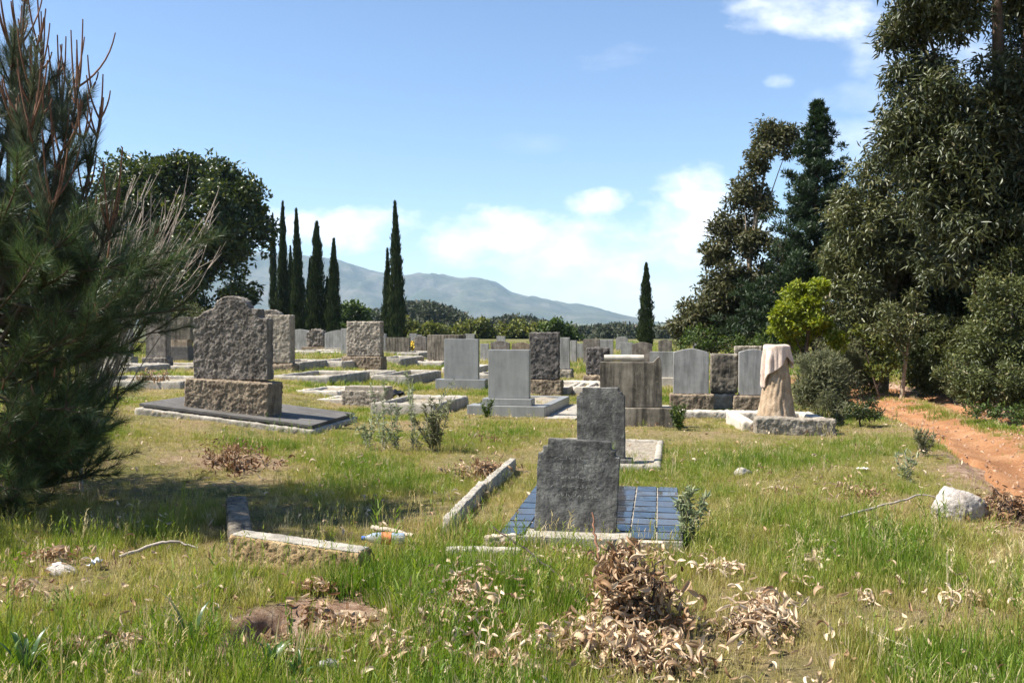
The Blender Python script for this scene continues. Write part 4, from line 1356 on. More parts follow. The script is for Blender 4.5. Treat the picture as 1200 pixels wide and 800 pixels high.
CY = [(321, 246, 5, 92, 'slim cypress touching the broad dark tree'), (331, 232, 7.5, 86, 'tallest cypress of the left group'),
      (341, 285, 6, 88, 'short cypress between the two tallest of the left group'), (350, 240, 9, 84, 'wide tall cypress in the middle of the left group'),
      (363, 300, 7, 86, 'low cypress pressed against the wide tall ones'), (371, 256, 10.5, 80, 'thick cypress above the boulder headstone'),
      (391, 276, 8.5, 78, 'last cypress on the right of the left group'), (384, 322, 6, 80, 'stubby cypress left of the last one of the group'),
      (466, 230, 10.5, 72, 'tall lone cypress with a shorter one at its side'), (455, 288, 8, 72.6, 'shorter cypress leaning on the tall lone one'),
      (757, 305, 9.0, 58, 'single narrow cypress in the gap before the gum trees')]
cyp = [cypress_mesh(12.0, 1.0, 7000, k) for k in (1, 2, 3, 4, 5)]
for m_ in cyp: m_.materials.append(M['cypress_leaf'])
ctr = tubes_mesh('trunk', [(np.array([[0, 0, -.2], [0, 0, 5.0], [0, 0, 11.2]]), [.16, .11, .02])], 6); ctr.materials.append(M['bark'])
for i, (px, top, hw, Y, lab) in enumerate(CY):
    p = at(px, 390, Y); z = gz(p.x, p.y)
    H = at(px, top, Y).z - z
    root = empty('cypress', (p.x, p.y, z), rng.uniform(0, 6.28))
    s_r = hw * Y / F
    c = bpy.data.objects.new('crown', cyp[i % 5]); COL.objects.link(c); c.parent = root; c.scale = (s_r * 1.10, s_r * 1.10, H / 12.35)
    t_ = bpy.data.objects.new('trunk', ctr); COL.objects.link(t_); t_.parent = root; t_.scale = (s_r, s_r, H / 12.35)
    root.rotation_euler = (rng.normal() * .014, rng.normal() * .014, root.rotation_euler.z)
    tag(root, lab, 'cypress', 'pencil cypresses of the cemetery')

# ---- background: single bushes, hedge, far wood
tree('leafy_tree', 'round green tree just right of the left cypress group', 96, 407, [(402, 368, 12), (412, 362, 12), (425, 366, 12), (418, 380, 14), (400, 384, 14), (432, 382, 12)], 36, .6, 60, .4, .25, M['green_leaf'], 'bark', .18, 1, 0, .1, 5)
tree('leafy_tree', 'small bright green round tree above the dark rough stone', 84, 652, [(646, 384, 10), (656, 383, 11), (664, 388, 10), (640, 390, 9), (672, 396, 12)], 34, .5, 60, .33, .2, M['green_leaf'], 'bark', .1, 1, 0, .1, 4)
hl = [(x, 388 + rng.uniform(-3, 4), 11) for x in range(476, 650, 7)] + [(x, 397 + rng.uniform(-3, 3), 9) for x in range(480, 650, 9)]
tree('hedge', 'long yellow-green hedge behind the far headstones', 112, 560, hl, 26, .7, 50, .5, .3, M['hedge_leaf'], 'bark', .1, 1.3, 0, .1, 5, cat='hedge')
hl = [(x, 396 + rng.uniform(-2, 3), 8) for x in range(300, 420, 9)]
tree('hedge', 'dark green hedge at the feet of the left cypress group', 100, 360, hl, 26, .6, 50, .45, .26, M['oak_leaf'], 'bark', .1, 1.2, 0, .1, 4, cat='hedge')


def far_wood():
    cs, rs = [], []
    for i in range(420):
        px = rng.uniform(385, 830)
        Y = rng.uniform(210, 430)
        topy = np.interp(px, [395, 440, 475, 500, 535, 550, 575, 605, 625, 650, 690, 725, 745, 780, 815], [372, 362, 353, 353, 362, 373, 375, 368, 372, 380, 382, 378, 381, 382, 384]) + abs(rng.normal()) * 3 - 1
        z1 = at(px, topy, Y).z
        z0_ = gz(at(px, topy, Y).x, Y)
        z1 = max(z1, z0_ + 3.5)
        x = at(px, topy, Y).x
        r = rng.uniform(1.6, 3.0)
        zz = z1 - r * .8
        first = True
        while zz > z0_:
            cs.append((x + rng.normal() * (.5 if first else 1.6), Y + rng.normal() * 1.5, zz)); rs.append(r * rng.uniform(.75, 1.15))
            zz -= r * rng.uniform(.8, 1.2); first = False
    o = crown('far_wood', np.array(cs), np.array(rs), 115, 1.0, .65, M['wood_leaf'], None, up=.1)
    tag(o, 'far-off grey-green wood along the foot of the mountains', 'wood', kind='stuff')


far_wood()


# ---- foreground pines on the left
def shoots_mesh(paths, n_needles, L, spread=.75, wid=.0032, from_t=.15):
    Bs, Ds = [], []
    for pts in paths:
        k = len(pts)
        t = np.clip(rng.random(n_needles) * (1 - from_t) + from_t, 0, .999) * (k - 1)
        i = t.astype(int); f = (t - i)[:, None]
        b = pts[i] * (1 - f) + pts[i + 1] * f
        T = unit(pts[i + 1] - pts[i])
        S = rng.normal(size=b.shape); S = unit(S - (S * T).sum(1, keepdims=True) * T)
        Ds.append(unit(T * rng.uniform(.55, 1.1, (len(b), 1)) + S * spread + np.array([[0, 0, .08]])))
        Bs.append(b)
    B = np.concatenate(Bs); D = np.concatenate(Ds)
    return B, D, L * rng.uniform(.6, 1.15, len(B))


def fore_pine():
    Y0 = 7.8
    b = Vector((-4.5, Y0, 0)); b.z = gz(b.x, b.y) - .05
    root = empty('pine_tree', b)
    inv = Matrix.Translation(-b)
    def q(px, py, dy=0): return np.array(at(px, py, Y0 + dy))
    tb, shoots, candles = [], [], []
    bb = np.array(b)
    crown_base = q(-30, 330)
    tb.append((bez(bb, (bb + crown_base) / 2 + [.1, 0, 0], crown_base, 10), np.linspace(.09, .06, 10)))
    tb.append((bez(crown_base, q(-20, 150), q(-40, -120), 10), np.linspace(.06, .02, 10)))
    leaders = [((8, 330), (8, 200), (14, 62), .0), ((-5, 300), (30, 240), (50, 70), .2), ((-10, 340), (70, 260), (92, 102), -.1), ((-5, 380), (95, 300), (117, 140), .1),
               ((-30, 280), (-40, 150), (-30, -10), .3), ((-40, 260), (-80, 140), (-90, 0), -.3), ((-20, 350), (40, 330), (70, 180), -.3), ((0, 380), (60, 340), (105, 220), .35),
               ((-20, 250), (20, 150), (30, -20), .45), ((-30, 320), (-110, 240), (-150, 90), 0), ((-10, 330), (30, 230), (72, 130), .3), ((0, 400), (50, 330), (60, 240), -.45), ((-10, 380), (20, 300), (35, 150), -.4), ((0, 420), (90, 380), (128, 270), -.2), ((0, 300), (20, 200), (38, 110), -.2)]
    for (s_, m_, e_, dy) in leaders:
        pth = bez(q(*s_), q(*m_, dy * .6), q(*e_, dy), 16)
        tb.append((pth, np.linspace(.024, .009, 16)))
        shoots.append(pth)
        # side shoots
        for k in range(13):
            j = rng.integers(4, 15)
            d = unit(rng.normal(size=(1, 3)) * [[.7, .7, .25]] + [[0, 0, .75]])[0]
            L = rng.uniform(.22, .5)
            sp = bez(pth[j], pth[j] + d * L * .5 + [0, 0, -.03], pth[j] + d * L + [0, 0, .1], 7)
            tb.append((sp, np.linspace(.007, .004, 7))); shoots.append(sp)
            if rng.random() < .45 and sp[-1][2] > 3.0: candles += [(sp[-1], rng.uniform(.12, .30)) for q_ in range(2)]
        for k in range(rng.integers(6, 10)):
            candles.append((pth[-1 - rng.integers(0, 2)], rng.uniform(.25, .66)))
    for n_ in (leaders[3][2], leaders[2][2], leaders[1][2], leaders[0][2]):
        pass
    # lower boughs sweeping right and to the ground, plus boughs added for shadow
    low = []
    for i in range(112):
        s_ = bb + np.array([.05, 0, rng.uniform(.12, 2.3) if i < 70 else rng.uniform(1.9, 3.7)])  # later boughs: unseen, high on the left, added to thicken the ground shadow
        a = rng.uniform(-1.0, 1.0) if i % 3 and i < 70 else rng.uniform(2.0, 4.3)
        L = rng.uniform(.85, 1.25) * (.62 + .5 * min(s_[2], 1.7))
        e_ = s_ + np.array([math.cos(a) * L, math.sin(a) * L * .85, max(rng.uniform(-.2, .55), .12 - s_[2])])
        m_ = (s_ + e_) / 2 + np.array([0, 0, -.18])
        pth = bez(s_, m_, e_, 10)
        tb.append((pth, np.linspace(.016, .006, 10)))
        low.append(pth[3:])
        for k in range(8):
            j = rng.integers(3, 10)
            d = unit((pth[-1] - pth[0])[None] * .5 + rng.normal(size=(1, 3)) * .45 + [[0, 0, .4]])[0]
            l = rng.uniform(.2, .42)
            sp = bez(pth[j], pth[j] + d * l * .5, pth[j] + d * l + [0, 0, .06], 6)
            tb.append((sp, np.linspace(.006, .003, 6))); low.append(sp)
            if rng.random() < .05: candles.append((sp[-1], rng.uniform(.05, .12)))
    trunk_part(root, tb, M['bark'], 'trunk', 5)
    B, D, L = shoots_mesh(shoots, 330, .155, .58)
    o = link('needles', needles_mesh('needles', B, D, L, .0036), M['needle_grey'], root); o.matrix_parent_inverse = inv
    o["kind"] = "stuff"
    B, D, L = shoots_mesh(low, 170, .15, .66)
    o = link('needles', needles_mesh('needles', B, D, L, .0036), M['needle'], root); o.matrix_parent_inverse = inv
    o["kind"] = "stuff"
    ct = []
    for (p_, L_) in candles:
        d = unit(rng.normal(size=(1, 3)) * [[.30, .30, .05]] + [[0.03, 0, .62]])[0]
        pth = bez(p_, p_ + d * L_ * .5, p_ + d * L_ * .62 + [0, 0, L_ * .45], 8)
        ct.append((pth, np.linspace(.0095, .0055, 8)))
    for c_ in ct:
        o = link('candle', tubes_mesh('candle', [c_], 5), M['candle'], root, smooth=True); o.matrix_parent_inverse = inv
    tag(root, 'young pine with long needles and upright brown shoots at the left edge', 'tree')


fore_pine()


def small_pine():
    """second, bushier pine whose boughs reach in front of the graves"""
    Y0 = 8.8
    b = Vector((at(12, 500, Y0).x, Y0, 0)); b.z = gz(b.x, b.y) - .05
    root = empty('pine_tree', b); inv = Matrix.Translation(-b); bb = np.array(b)
    tb, sh, cd = [], [], []
    tp = bb + np.array([.05, 0, 2.35])
    tb.append((bez(bb, (bb + tp) / 2, tp, 10), np.linspace(.07, .015, 10)))
    for i in range(95):
        t = rng.uniform(.04, 1.0)
        s_ = bb + (tp - bb) * t
        a = rng.uniform(0, 2 * math.pi)
        L = (.48 + .55 * math.sin(math.pi * min(1, t * .95 + .05))) * rng.uniform(.6, 1.15)
        e_ = s_ + np.array([math.cos(a) * L, math.sin(a) * L, L * rng.uniform(.05, .6)])
        pth = bez(s_, (s_ + e_) / 2 + [0, 0, -.08], e_, 9)
        tb.append((pth, np.linspace(.014, .005, 9))); sh.append(pth[2:])
        for k in range(5):
            j = rng.integers(3, 9)
            d = unit((e_ - s_)[None] + rng.normal(size=(1, 3)) * .5 + [[0, 0, .35]])[0]
            l = rng.uniform(.18, .36)
            sp = bez(pth[j], pth[j] + d * l * .5, pth[j] + d * l + [0, 0, .05], 6)
            tb.append((sp, np.linspace(.005, .003, 6))); sh.append(sp)
            if rng.random() < .04: cd.append((sp[-1], rng.uniform(.06, .14)))
    trunk_part(root, tb, M['bark'], 'trunk', 5)
    B, D, L = shoots_mesh(sh, 150, .14, .66)
    o = link('needles', needles_mesh('needles', B, D, L, .0038), M['needle'], root); o.matrix_parent_inverse = inv
    o["kind"] = "stuff"
    for (p_, L_) in cd:
        o = link('candle', tubes_mesh('candle', [(bez(p_, p_ + [0, 0, L_ * .5], p_ + [.01, 0, L_], 5), np.linspace(.013, .008, 5))], 5), M['candle'], root, smooth=True); o.matrix_parent_inverse = inv
    tag(root, 'bushy small dark pine in front of the shaded graves', 'tree')


small_pine()


def bare_shrub():
    Y0 = 9.0
    b = Vector((at(95, 500, Y0).x, Y0, 0)); b.z = gz(b.x, b.y) - .05
    root = empty('bare_shrub', b); bb = np.array(b)
    tb = []
    for i in range(60):
        px, py = rng.uniform(95, 262), 0
        py = np.interp(px, [90, 130, 180, 258], [270, 200, 205, 235]) + rng.uniform(0, 75)
        e_ = np.array(at(px, py, Y0 + rng.normal() * .35))
        s_ = bb + np.array([rng.normal() * .05, rng.normal() * .05, rng.uniform(.4, 1.1)])
        m_ = (s_ + e_) / 2 + np.array([rng.normal() * .08, rng.normal() * .1, .10])
        pth = bez(s_, m_, e_, 12); pth[3:-1] += rng.normal(size=(8, 3)) * .012
        tb.append((pth, np.linspace(.0085, .0025, 12)))
        for k in range(4):
            j = rng.integers(5, 11)
            d = unit((e_ - s_)[None] + rng.normal(size=(1, 3)) * .6)[0]
            l = rng.uniform(.1, .4)
            tb.append((bez(pth[j], pth[j] + d * l * .5, pth[j] + d * l + [0, 0, .04], 5), np.linspace(.0035, .0018, 5)))
    for i in range(5):
        tb.append((bez(bb, bb + [rng.normal() * .1, rng.normal() * .1, .4], bb + [rng.normal() * .05, rng.normal() * .05, 1.0], 6), np.linspace(.02, .01, 6)))
    trunk_part(root, tb, M['twig_grey'], 'twigs', 4)
    tag(root, 'fan of bare grey twigs standing out of the foreground pine', 'shrub')


bare_shrub()
tree('rough_bush', 'tan-brown scrubby bush behind the small obelisk', 46, 222, [(212, 366, 9), (224, 362, 11), (236, 368, 10), (205, 375, 10), (228, 374, 12)], 34, .32, 60, .16, .06, M['euc_olive'], 'twig_grey', .05, 1, 0, .2, 4, cat='bush')


# ---- weeds
def weed(label, px, py, hpx, n, mat, lean=.16, leafL=.075, leafW=.017, per=75, name='weed', cat='weed', wid=.55):
    p = P(px, py); s = p.y / F * 1.12
    b = Vector((p.x, p.y, gz(p.x, p.y) - .01))
    root = empty(name, b); bb = np.array(b)
    tb, Bs, Ds = [], [], []
    for i in range(n):
        h = hpx * s * rng.uniform(.55, 1.0)
        e_ = bb + np.array([rng.normal() * wid * h * .5, rng.normal() * wid * h * .5, h])
        st = bb + np.array([rng.normal() * .03, rng.normal() * .03, 0])
        pth = bez(st, (st + e_) / 2 + np.array([rng.normal() * .03, rng.normal() * .03, 0]), e_, 8)
        tb.append((pth, np.linspace(.005, .002, 8)))
        t = rng.uniform(.08, .999, per) * 7
        j = t.astype(int); f = (t - j)[:, None]
        Bs.append(pth[j] * (1 - f) + pth[j + 1] * f)
        S = unit(rng.normal(size=(per, 3)))
        Ds.append(unit(S + np.array([[0, 0, .75]])))
    B = np.concatenate(Bs); D = np.concatenate(Ds); k = len(B)
    trunk_part(root, tb, M['twig_grey'] if mat != 'green_leaf' else M['green_leaf'], 'stem', 4)
    o = link('leaves', leaves_mesh('leaves', B, D, unit(rng.normal(size=(k, 3)) + [[0, 0, 1]]), leafL * rng.uniform(.5, 1.3, k), leafW * rng.uniform(.7, 1.2, k), .2), M[mat], root)
    o.matrix_parent_inverse = Matrix.Translation(-b)
    tag(root, label, cat)


weed('tall grey-green weed with a brown stem, leftmost of the clump behind the kerb', 446, 532, 78, 4, 'silver_leaf')
weed('thin grey-green weed second from the left in the clump', 466, 532, 52, 3, 'silver_leaf')
weed('tallest grey-green weed in the middle of the clump', 488, 532, 86, 5, 'silver_leaf')
weed('bushy dark weed at the right end of the clump', 510, 534, 58, 9, 'grey_green', per=120)
weed('low grey weed in front of the dark paved slab', 430, 528, 40, 4, 'silver_leaf')
weed('upright green weed at the right corner of the tiled grave', 806, 636, 62, 7, 'silver_leaf', leafL=.07, wid=.35)
weed('small dark green weed at the corner of the scroll headstone base', 796, 507, 30, 8, 'green_leaf', per=80)
weed('dry brown-topped weed on the near edge of the track', 1082, 535, 34, 7, 'grey_green', per=60)
weed('tall thin weed in the grass below the track edge', 1062, 568, 46, 4, 'silver_leaf', per=40)
weed('grey weed by the tangle of dry stems near the track', 985, 500, 26, 6, 'grey_green', per=60)
weed('leafy weed in front of the plain kerbs by the granite headstone', 570, 490, 20, 6, 'green_leaf', per=50)


def strap_plant(label, px, py, hpx, n, seed):
    rr = np.random.default_rng(seed)
    p = P(px, py); s = p.y / F
    b = Vector((p.x, p.y, gz(p.x, p.y) - .01)); root = empty('strap_leaf_plant', b)
    for i in range(n):
        a = rr.uniform(0, 6.28); h = hpx * s * rr.uniform(.6, 1.1); o_ = h * rr.uniform(.2, .8)
        d = np.array([math.cos(a), math.sin(a), 0]); w = rr.uniform(.014, .026); sd_ = np.array([-d[1], d[0], 0])
        pth = bez(d * .02, d * o_ * .3 + [0, 0, h * .8], d * o_ + [0, 0, h * rr.uniform(.6, 1)], 7)
        ww = w * np.array([.6, .9, 1, .95, .8, .5, .05])
        V = np.concatenate([pth + sd_ * ww[:, None] / 2, pth + [0, 0, -.003], pth - sd_ * ww[:, None] / 2])
        fs = [(k, k + 1, k + 8, k + 7) for k in range(6)] + [(k + 7, k + 8, k + 15, k + 14) for k in range(6)]
        link('leaf', mesh_np('leaf', V, np.array(fs), 4, np.full(21, rr.random())), M['strap'], root, smooth=True)
    tag(root, label, 'plant')


M['strap'] = leaf_mat('strap_leaf', [(0, (.035, .075, .018)), (.7, (.07, .13, .03)), (1, (.2, .19, .07))], .3, .35, .5)
strap_plant('strap-leaved green plant at the bottom edge below the pit', 318, 800, 58, 14, 1)
strap_plant('strap-leaved plant in the bottom left corner', 30, 800, 62, 16, 2)
strap_plant('small strap-leaved plant at the bottom edge right of the pit', 352, 806, 40, 9, 3)
strap_plant('lone tuft of broad green leaves in the grass of the lower left', 224, 762, 62, 6, 4)

# ------------------------------------------------------------------ grass and litter (stuff)
def proto_collection(name, meshes):
    c = bpy.data.collections.new(name)
    for i, me in enumerate(meshes):
        o = bpy.data.objects.new(f'{name}_{i:02d}', me)
        c.objects.link(o)
    return c


def blade(V, Fc, rr, base, h, w, lean, az, droop=.0, segs=3):
    d = np.array([math.cos(az), math.sin(az), 0]); s = np.array([-d[1], d[0], 0])
    tw = rr.uniform(-1.2, 1.2); s = s * math.cos(tw) + d * math.sin(tw)
    o = len(V)
    for k in range(segs):
        t = k / segs
        c = base + d * lean * h * t ** 1.7 + np.array([0, 0, h * (t - droop * t ** 3)])
        ww = w * (1 - .55 * t)
        V.append(c + s * ww / 2); V.append(c - s * ww / 2)
    V.append(base + d * lean * h + np.array([0, 0, h * (1 - droop)]))
    for k in range(segs - 1):
        a = o + 2 * k
        Fc.append((a, a + 1, a + 3)); Fc.append((a, a + 3, a + 2))
    a = o + 2 * (segs - 1)
    Fc.append((a, a + 1, a + 2))


def tuft(seed, n, h0, h1, w, rad, lean, mat, droop=.05, stalks=0):
    rr = np.random.default_rng(seed); V, Fc = [], []
    for i in range(n):
        a = rr.uniform(0, 6.28); r = rad * rr.random() ** .6
        blade(V, Fc, rr, np.array([math.cos(a) * r, math.sin(a) * r, -.015]), rr.uniform(h0, h1), w * rr.uniform(.7, 1.3), lean * rr.uniform(.1, 1.0), a + rr.normal() * .7, droop * rr.random() * 3)
    for i in range(stalks):
        a = rr.uniform(0, 6.28); r = rad * rr.random()
        h = h1 * rr.uniform(1.1, 1.7); bs = np.array([math.cos(a) * r, math.sin(a) * r, 0])
        blade(V, Fc, rr, bs, h, .0028, .3 * rr.random(), a, .05, 4)
        tip = V[-1]
        for q in range(6):
            blade(V, Fc, rr, tip - np.array([0, 0, .012 * q]), .022, .005, 1.0, rr.uniform(0, 6.28), 0, 2)
    me = mesh_np('grass_tuft', np.array(V), np.array(Fc), 3)
    me.materials.append(mat)
    return me


M['grass'] = leaf_mat('grass_blade', [(0, (.105, .180, .020)), (.3, (.20, .255, .038)), (.52, (.31, .29, .075)), (.76, (.44, .36, .15)), (1, (.60, .50, .30))], .42, .55, .25, use='tint')
M['flower_y'] = plain('yellow_daisy', (.65, .48, .05), .6, .2, .2, 20, 0)

tufts = []
for k in range(4): tufts.append(tuft(10 + k, 20, .07, .16, .0044, .055, .55, M['grass']))           # 0-3 lush
for k in range(3): tufts.append(tuft(20 + k, 18, .04, .09, .0050, .06, .9, M['grass']))              # 4-6 short
for k in range(2): tufts.append(tuft(30 + k, 9, .06, .13, .0045, .05, .8, M['grass'], stalks=4))     # 7-8 seed stalks
for k in range(3): tufts.append(tuft(40 + k, 26, .06, .13, .011, .13, .8, M['grass']))               # 9-11 coarse, for the distance
gcol = proto_collection('grass_tuft', tufts)


def scatter(name, P3, rot, scl, idx, tint, coll, label, cat):
    me = bpy.data.meshes.new(name)
    n = len(P3)
    me.vertices.add(n); me.vertices.foreach_set('co', np.asarray(P3, np.float32).ravel())
    for nm, tp, key, arr in (('rot', 'FLOAT_VECTOR', 'vector', rot), ('scl', 'FLOAT_VECTOR', 'vector', scl), ('idx', 'INT', 'value', idx), ('tint', 'FLOAT', 'value', tint)):
        a = me.attributes.new(nm, tp, 'POINT')
        a.data.foreach_set(key, np.asarray(arr, np.int32 if tp == 'INT' else np.float32).ravel())
    o = bpy.data.objects.new(name, me); COL.objects.link(o)
    ng = bpy.data.node_groups.new(name, 'GeometryNodeTree')
    ng.interface.new_socket('Geometry', in_out='INPUT', socket_type='NodeSocketGeometry')
    ng.interface.new_socket('Geometry', in_out='OUTPUT', socket_type='NodeSocketGeometry')
    N, Lk = ng.nodes.new, ng.links.new
    gi, go = N('NodeGroupInput'), N('NodeGroupOutput')
    iop = N('GeometryNodeInstanceOnPoints')
    ci = N('GeometryNodeCollectionInfo'); ci.inputs['Collection'].default_value = coll
    ci.inputs['Separate Children'].default_value = True; ci.inputs['Reset Children'].default_value = True
    def na(nm, tp):
        q = N('GeometryNodeInputNamedAttribute'); q.data_type = tp; q.inputs['Name'].default_value = nm
        return q.outputs['Attribute']
    Lk(gi.outputs[0], iop.inputs['Points']); Lk(ci.outputs[0], iop.inputs['Instance'])
    iop.inputs['Pick Instance'].default_value = True
    Lk(na('idx', 'INT'), iop.inputs['Instance Index'])
    e2r = N('FunctionNodeEulerToRotation'); Lk(na('rot', 'FLOAT_VECTOR'), e2r.inputs[0]); Lk(e2r.outputs[0], iop.inputs['Rotation'])
    Lk(na('scl', 'FLOAT_VECTOR'), iop.inputs['Scale'])
    Lk(iop.outputs[0], go.inputs[0])
    md = o.modifiers.new('scatter', 'NODES'); md.node_group = ng
    tag(o, label, cat, kind='stuff')
    return o


def on_plot(x, y, pad=0.0):
    hit = np.zeros(len(x), bool)
    for (cx, cy_, hx, hy, rz) in PLOTS:
        c, s = math.cos(-rz), math.sin(-rz)
        dx, dy = x - cx, y - cy_
        u, v = dx * c - dy * s, dx * s + dy * c
        hit |= (np.abs(u) < hx - pad) & (np.abs(v) < hy - pad)
    return hit


def build_grass():
    X, Y, S, T, I, Zs = [], [], [], [], [], []
    for (cx, cy_, hx, hy, rz, zz) in SOFT:
        n = int(hx * hy * 4 * rng.choice([4, 9, 22, 34]))
        u, v = rng.uniform(-hx, hx, n), rng.uniform(-hy, hy, n)
        k = fbm(u + cx, v + cy_, 1.6, 2) > .47; u, v = u[k], v[k]; n = len(u)
        c, q = math.cos(rz), math.sin(rz)
        X.append(cx + u * c - v * q); Y.append(cy_ + u * q + v * c); S.append(rng.uniform(.4, .9, n)); T.append(np.clip(rng.normal(.6, .2, n), 0, 1)); I.append(rng.choice([4, 5, 6, 9], n)); Zs.append(np.full(n, zz))
    def band(y0, y1, dens, proto, smin, smax):
        area = (0.6 * (y0 + y1) + 3.0) * (y1 - y0)
        n = int(area * dens)
        y = rng.uniform(y0, y1, n); x = rng.uniform(-1, 1, n) * (0.6 * y + 1.5)
        k = ~on_plot(x, y, .01)
        o = x - track_x(y)
        mid = np.exp(-(o / .30) ** 2) * .8
        tr = track_mask(x, y) > .35
        k &= (~tr) | (rng.random(n) < mid)
        edge = sstep(1.1, 1.65, np.abs(o) + (fbm(x, y, 1.8, 3) - .5) * .9)
        k &= tr | (rng.random(n) < .1 + .9 * edge)
        k &= rng.random(n) > bare_at(x, y) * .985
        lush = fbm(x + 31, y, .75, 3)
        k &= rng.random(n) < np.clip((lush - .24) * 3.6 + .30 * sstep(9, 5, y), .25, 1)
        x, y, lush, o = x[k], y[k], lush[k], o[k]
        n = len(x)
        g_near = sstep(9.0, 5.5, y)                       # lusher and greener towards the camera
        green = np.clip((lush - .5) * 2.6 + .32 + .36 * g_near + .14 * sstep(1, -2, x) * g_near - .12 * sstep(0, 2, x) * sstep(12, 9, y) + .25 * sstep(5.0, 2.0, np.abs(o)) * sstep(9, 11, y) - .1, 0, 1)
        tint = np.clip(.69 - .60 * green + rng.normal(size=n) * .14, 0, 1)
        tint = np.where(rng.random(n) < .11, rng.uniform(.75, 1, n), tint)
        sc = rng.uniform(smin, smax, n) * (.72 + .65 * np.clip(green, 0, 1)) * (1 - .28 * sstep(7, 10, y) * sstep(22, 15, y)) * (1 - .45 * sstep(.3, .8, bare_at(x, y)))
        X.append(x); Y.append(y); S.append(sc); T.append(tint); I.append(rng.choice(proto, n)); Zs.append(np.full(n, np.nan))
    lushp, shortp, stalk, coarse = [0, 1, 2, 3], [4, 5, 6], [7, 8], [9, 10, 11]
    band(2.0, 3.6, 200, lushp + shortp, .5, 1.0)
    band(3.6, 6.5, 520, lushp + lushp + shortp * 2 + [7], .60, 1.22)
    band(6.5, 9.5, 520, lushp + shortp + shortp + [7], .60, 1.15)
    band(9.5, 14, 380, lushp + shortp * 2 + [8], .65, 1.15)
    band(14, 22, 130, coarse, .55, 1.0)
    band(22, 36, 34, coarse, .8, 1.5)
    band(36, 75, 8, coarse, 1.2, 2.6)
    band(4.5, 16, 4, stalk, 1.0, 1.8)
    x, y, s, t, i = (np.concatenate(q) for q in (X, Y, S, T, I))
    n = len(x)
    z = np.where(track_mask(x, y) > .35, h_track(x, y), h_ground(x, y)) - .004
    zs = np.concatenate(Zs); z = np.where(np.isnan(zs), z, zs)
    rot = np.stack([rng.normal(size=n) * .10, rng.normal(size=n) * .10, rng.uniform(0, 6.28, n)], 1)
    scl = np.stack([s, s, s * rng.uniform(.8, 1.25, n)], 1)
    scatter('grass', np.stack([x, y, z], 1), rot, scl, i, t, gcol, 'uneven green and straw-coloured grass between the graves', 'grass')


build_grass()


def curled_leaf(seed, L=.100, W=.036, k=7):
    rr = np.random.default_rng(seed)
    curl = rr.uniform(.5, 2.6) * rr.choice([-1, 1]); cup = rr.uniform(.9, 2.9); tw = rr.uniform(-2.2, 2.2)
    V = []
    x = z = 0.0; a = -curl / 2
    for i in range(k + 1):
        t = i / k
        w = W * (math.sin(math.pi * min(.97, .06 + t * .92)) ** .8)
        for j in (-1, -.5, 0, .5, 1):
            yy = w * .5 * j * math.cos(cup * abs(j) * .5); zz = w * .5 * abs(j) * math.sin(cup * abs(j) * .75)
            r = tw * (t - .5)
            y2, z2 = yy * math.cos(r) - zz * math.sin(r), yy * math.sin(r) + zz * math.cos(r)
            V.append((x - math.sin(a) * z2, y2, z + math.cos(a) * z2))
        x += math.cos(a) * L / k; z += math.sin(a) * L / k; a += curl / k
    V = np.array(V); V[:, 0] -= L / 2 * .8; V[:, 2] -= V[:, 2].min()
    Fc = [(i * 5 + j, i * 5 + j + 1, i * 5 + j + 6, i * 5 + j + 5) for i in range(k) for j in range(4)]
    return V, np.array(Fc)


M['dead_leaf'] = leaf_mat('dead_leaf', [(0, (.15, .075, .035)), (.35, (.32, .20, .11)), (.7, (.52, .39, .25)), (1, (.66, .54, .39))], .2, .6, .3, use='tint')
M['dead_leaf_m'] = leaf_mat('withered_leaf', [(0, (.14, .07, .032)), (.35, (.31, .19, .10)), (.7, (.50, .37, .235)), (1, (.64, .52, .37))], .2, .6, .3, use='rnd')
protos = []
for k in range(7):
    V, Fc = curled_leaf(60 + k)
    me = mesh_np('dry_leaf', V, Fc, 4); me.polygons.foreach_set('use_smooth', np.ones(len(Fc), bool)); me.materials.append(M['dead_leaf']); protos.append(me)
lcol = proto_collection('dry_leaf', protos)


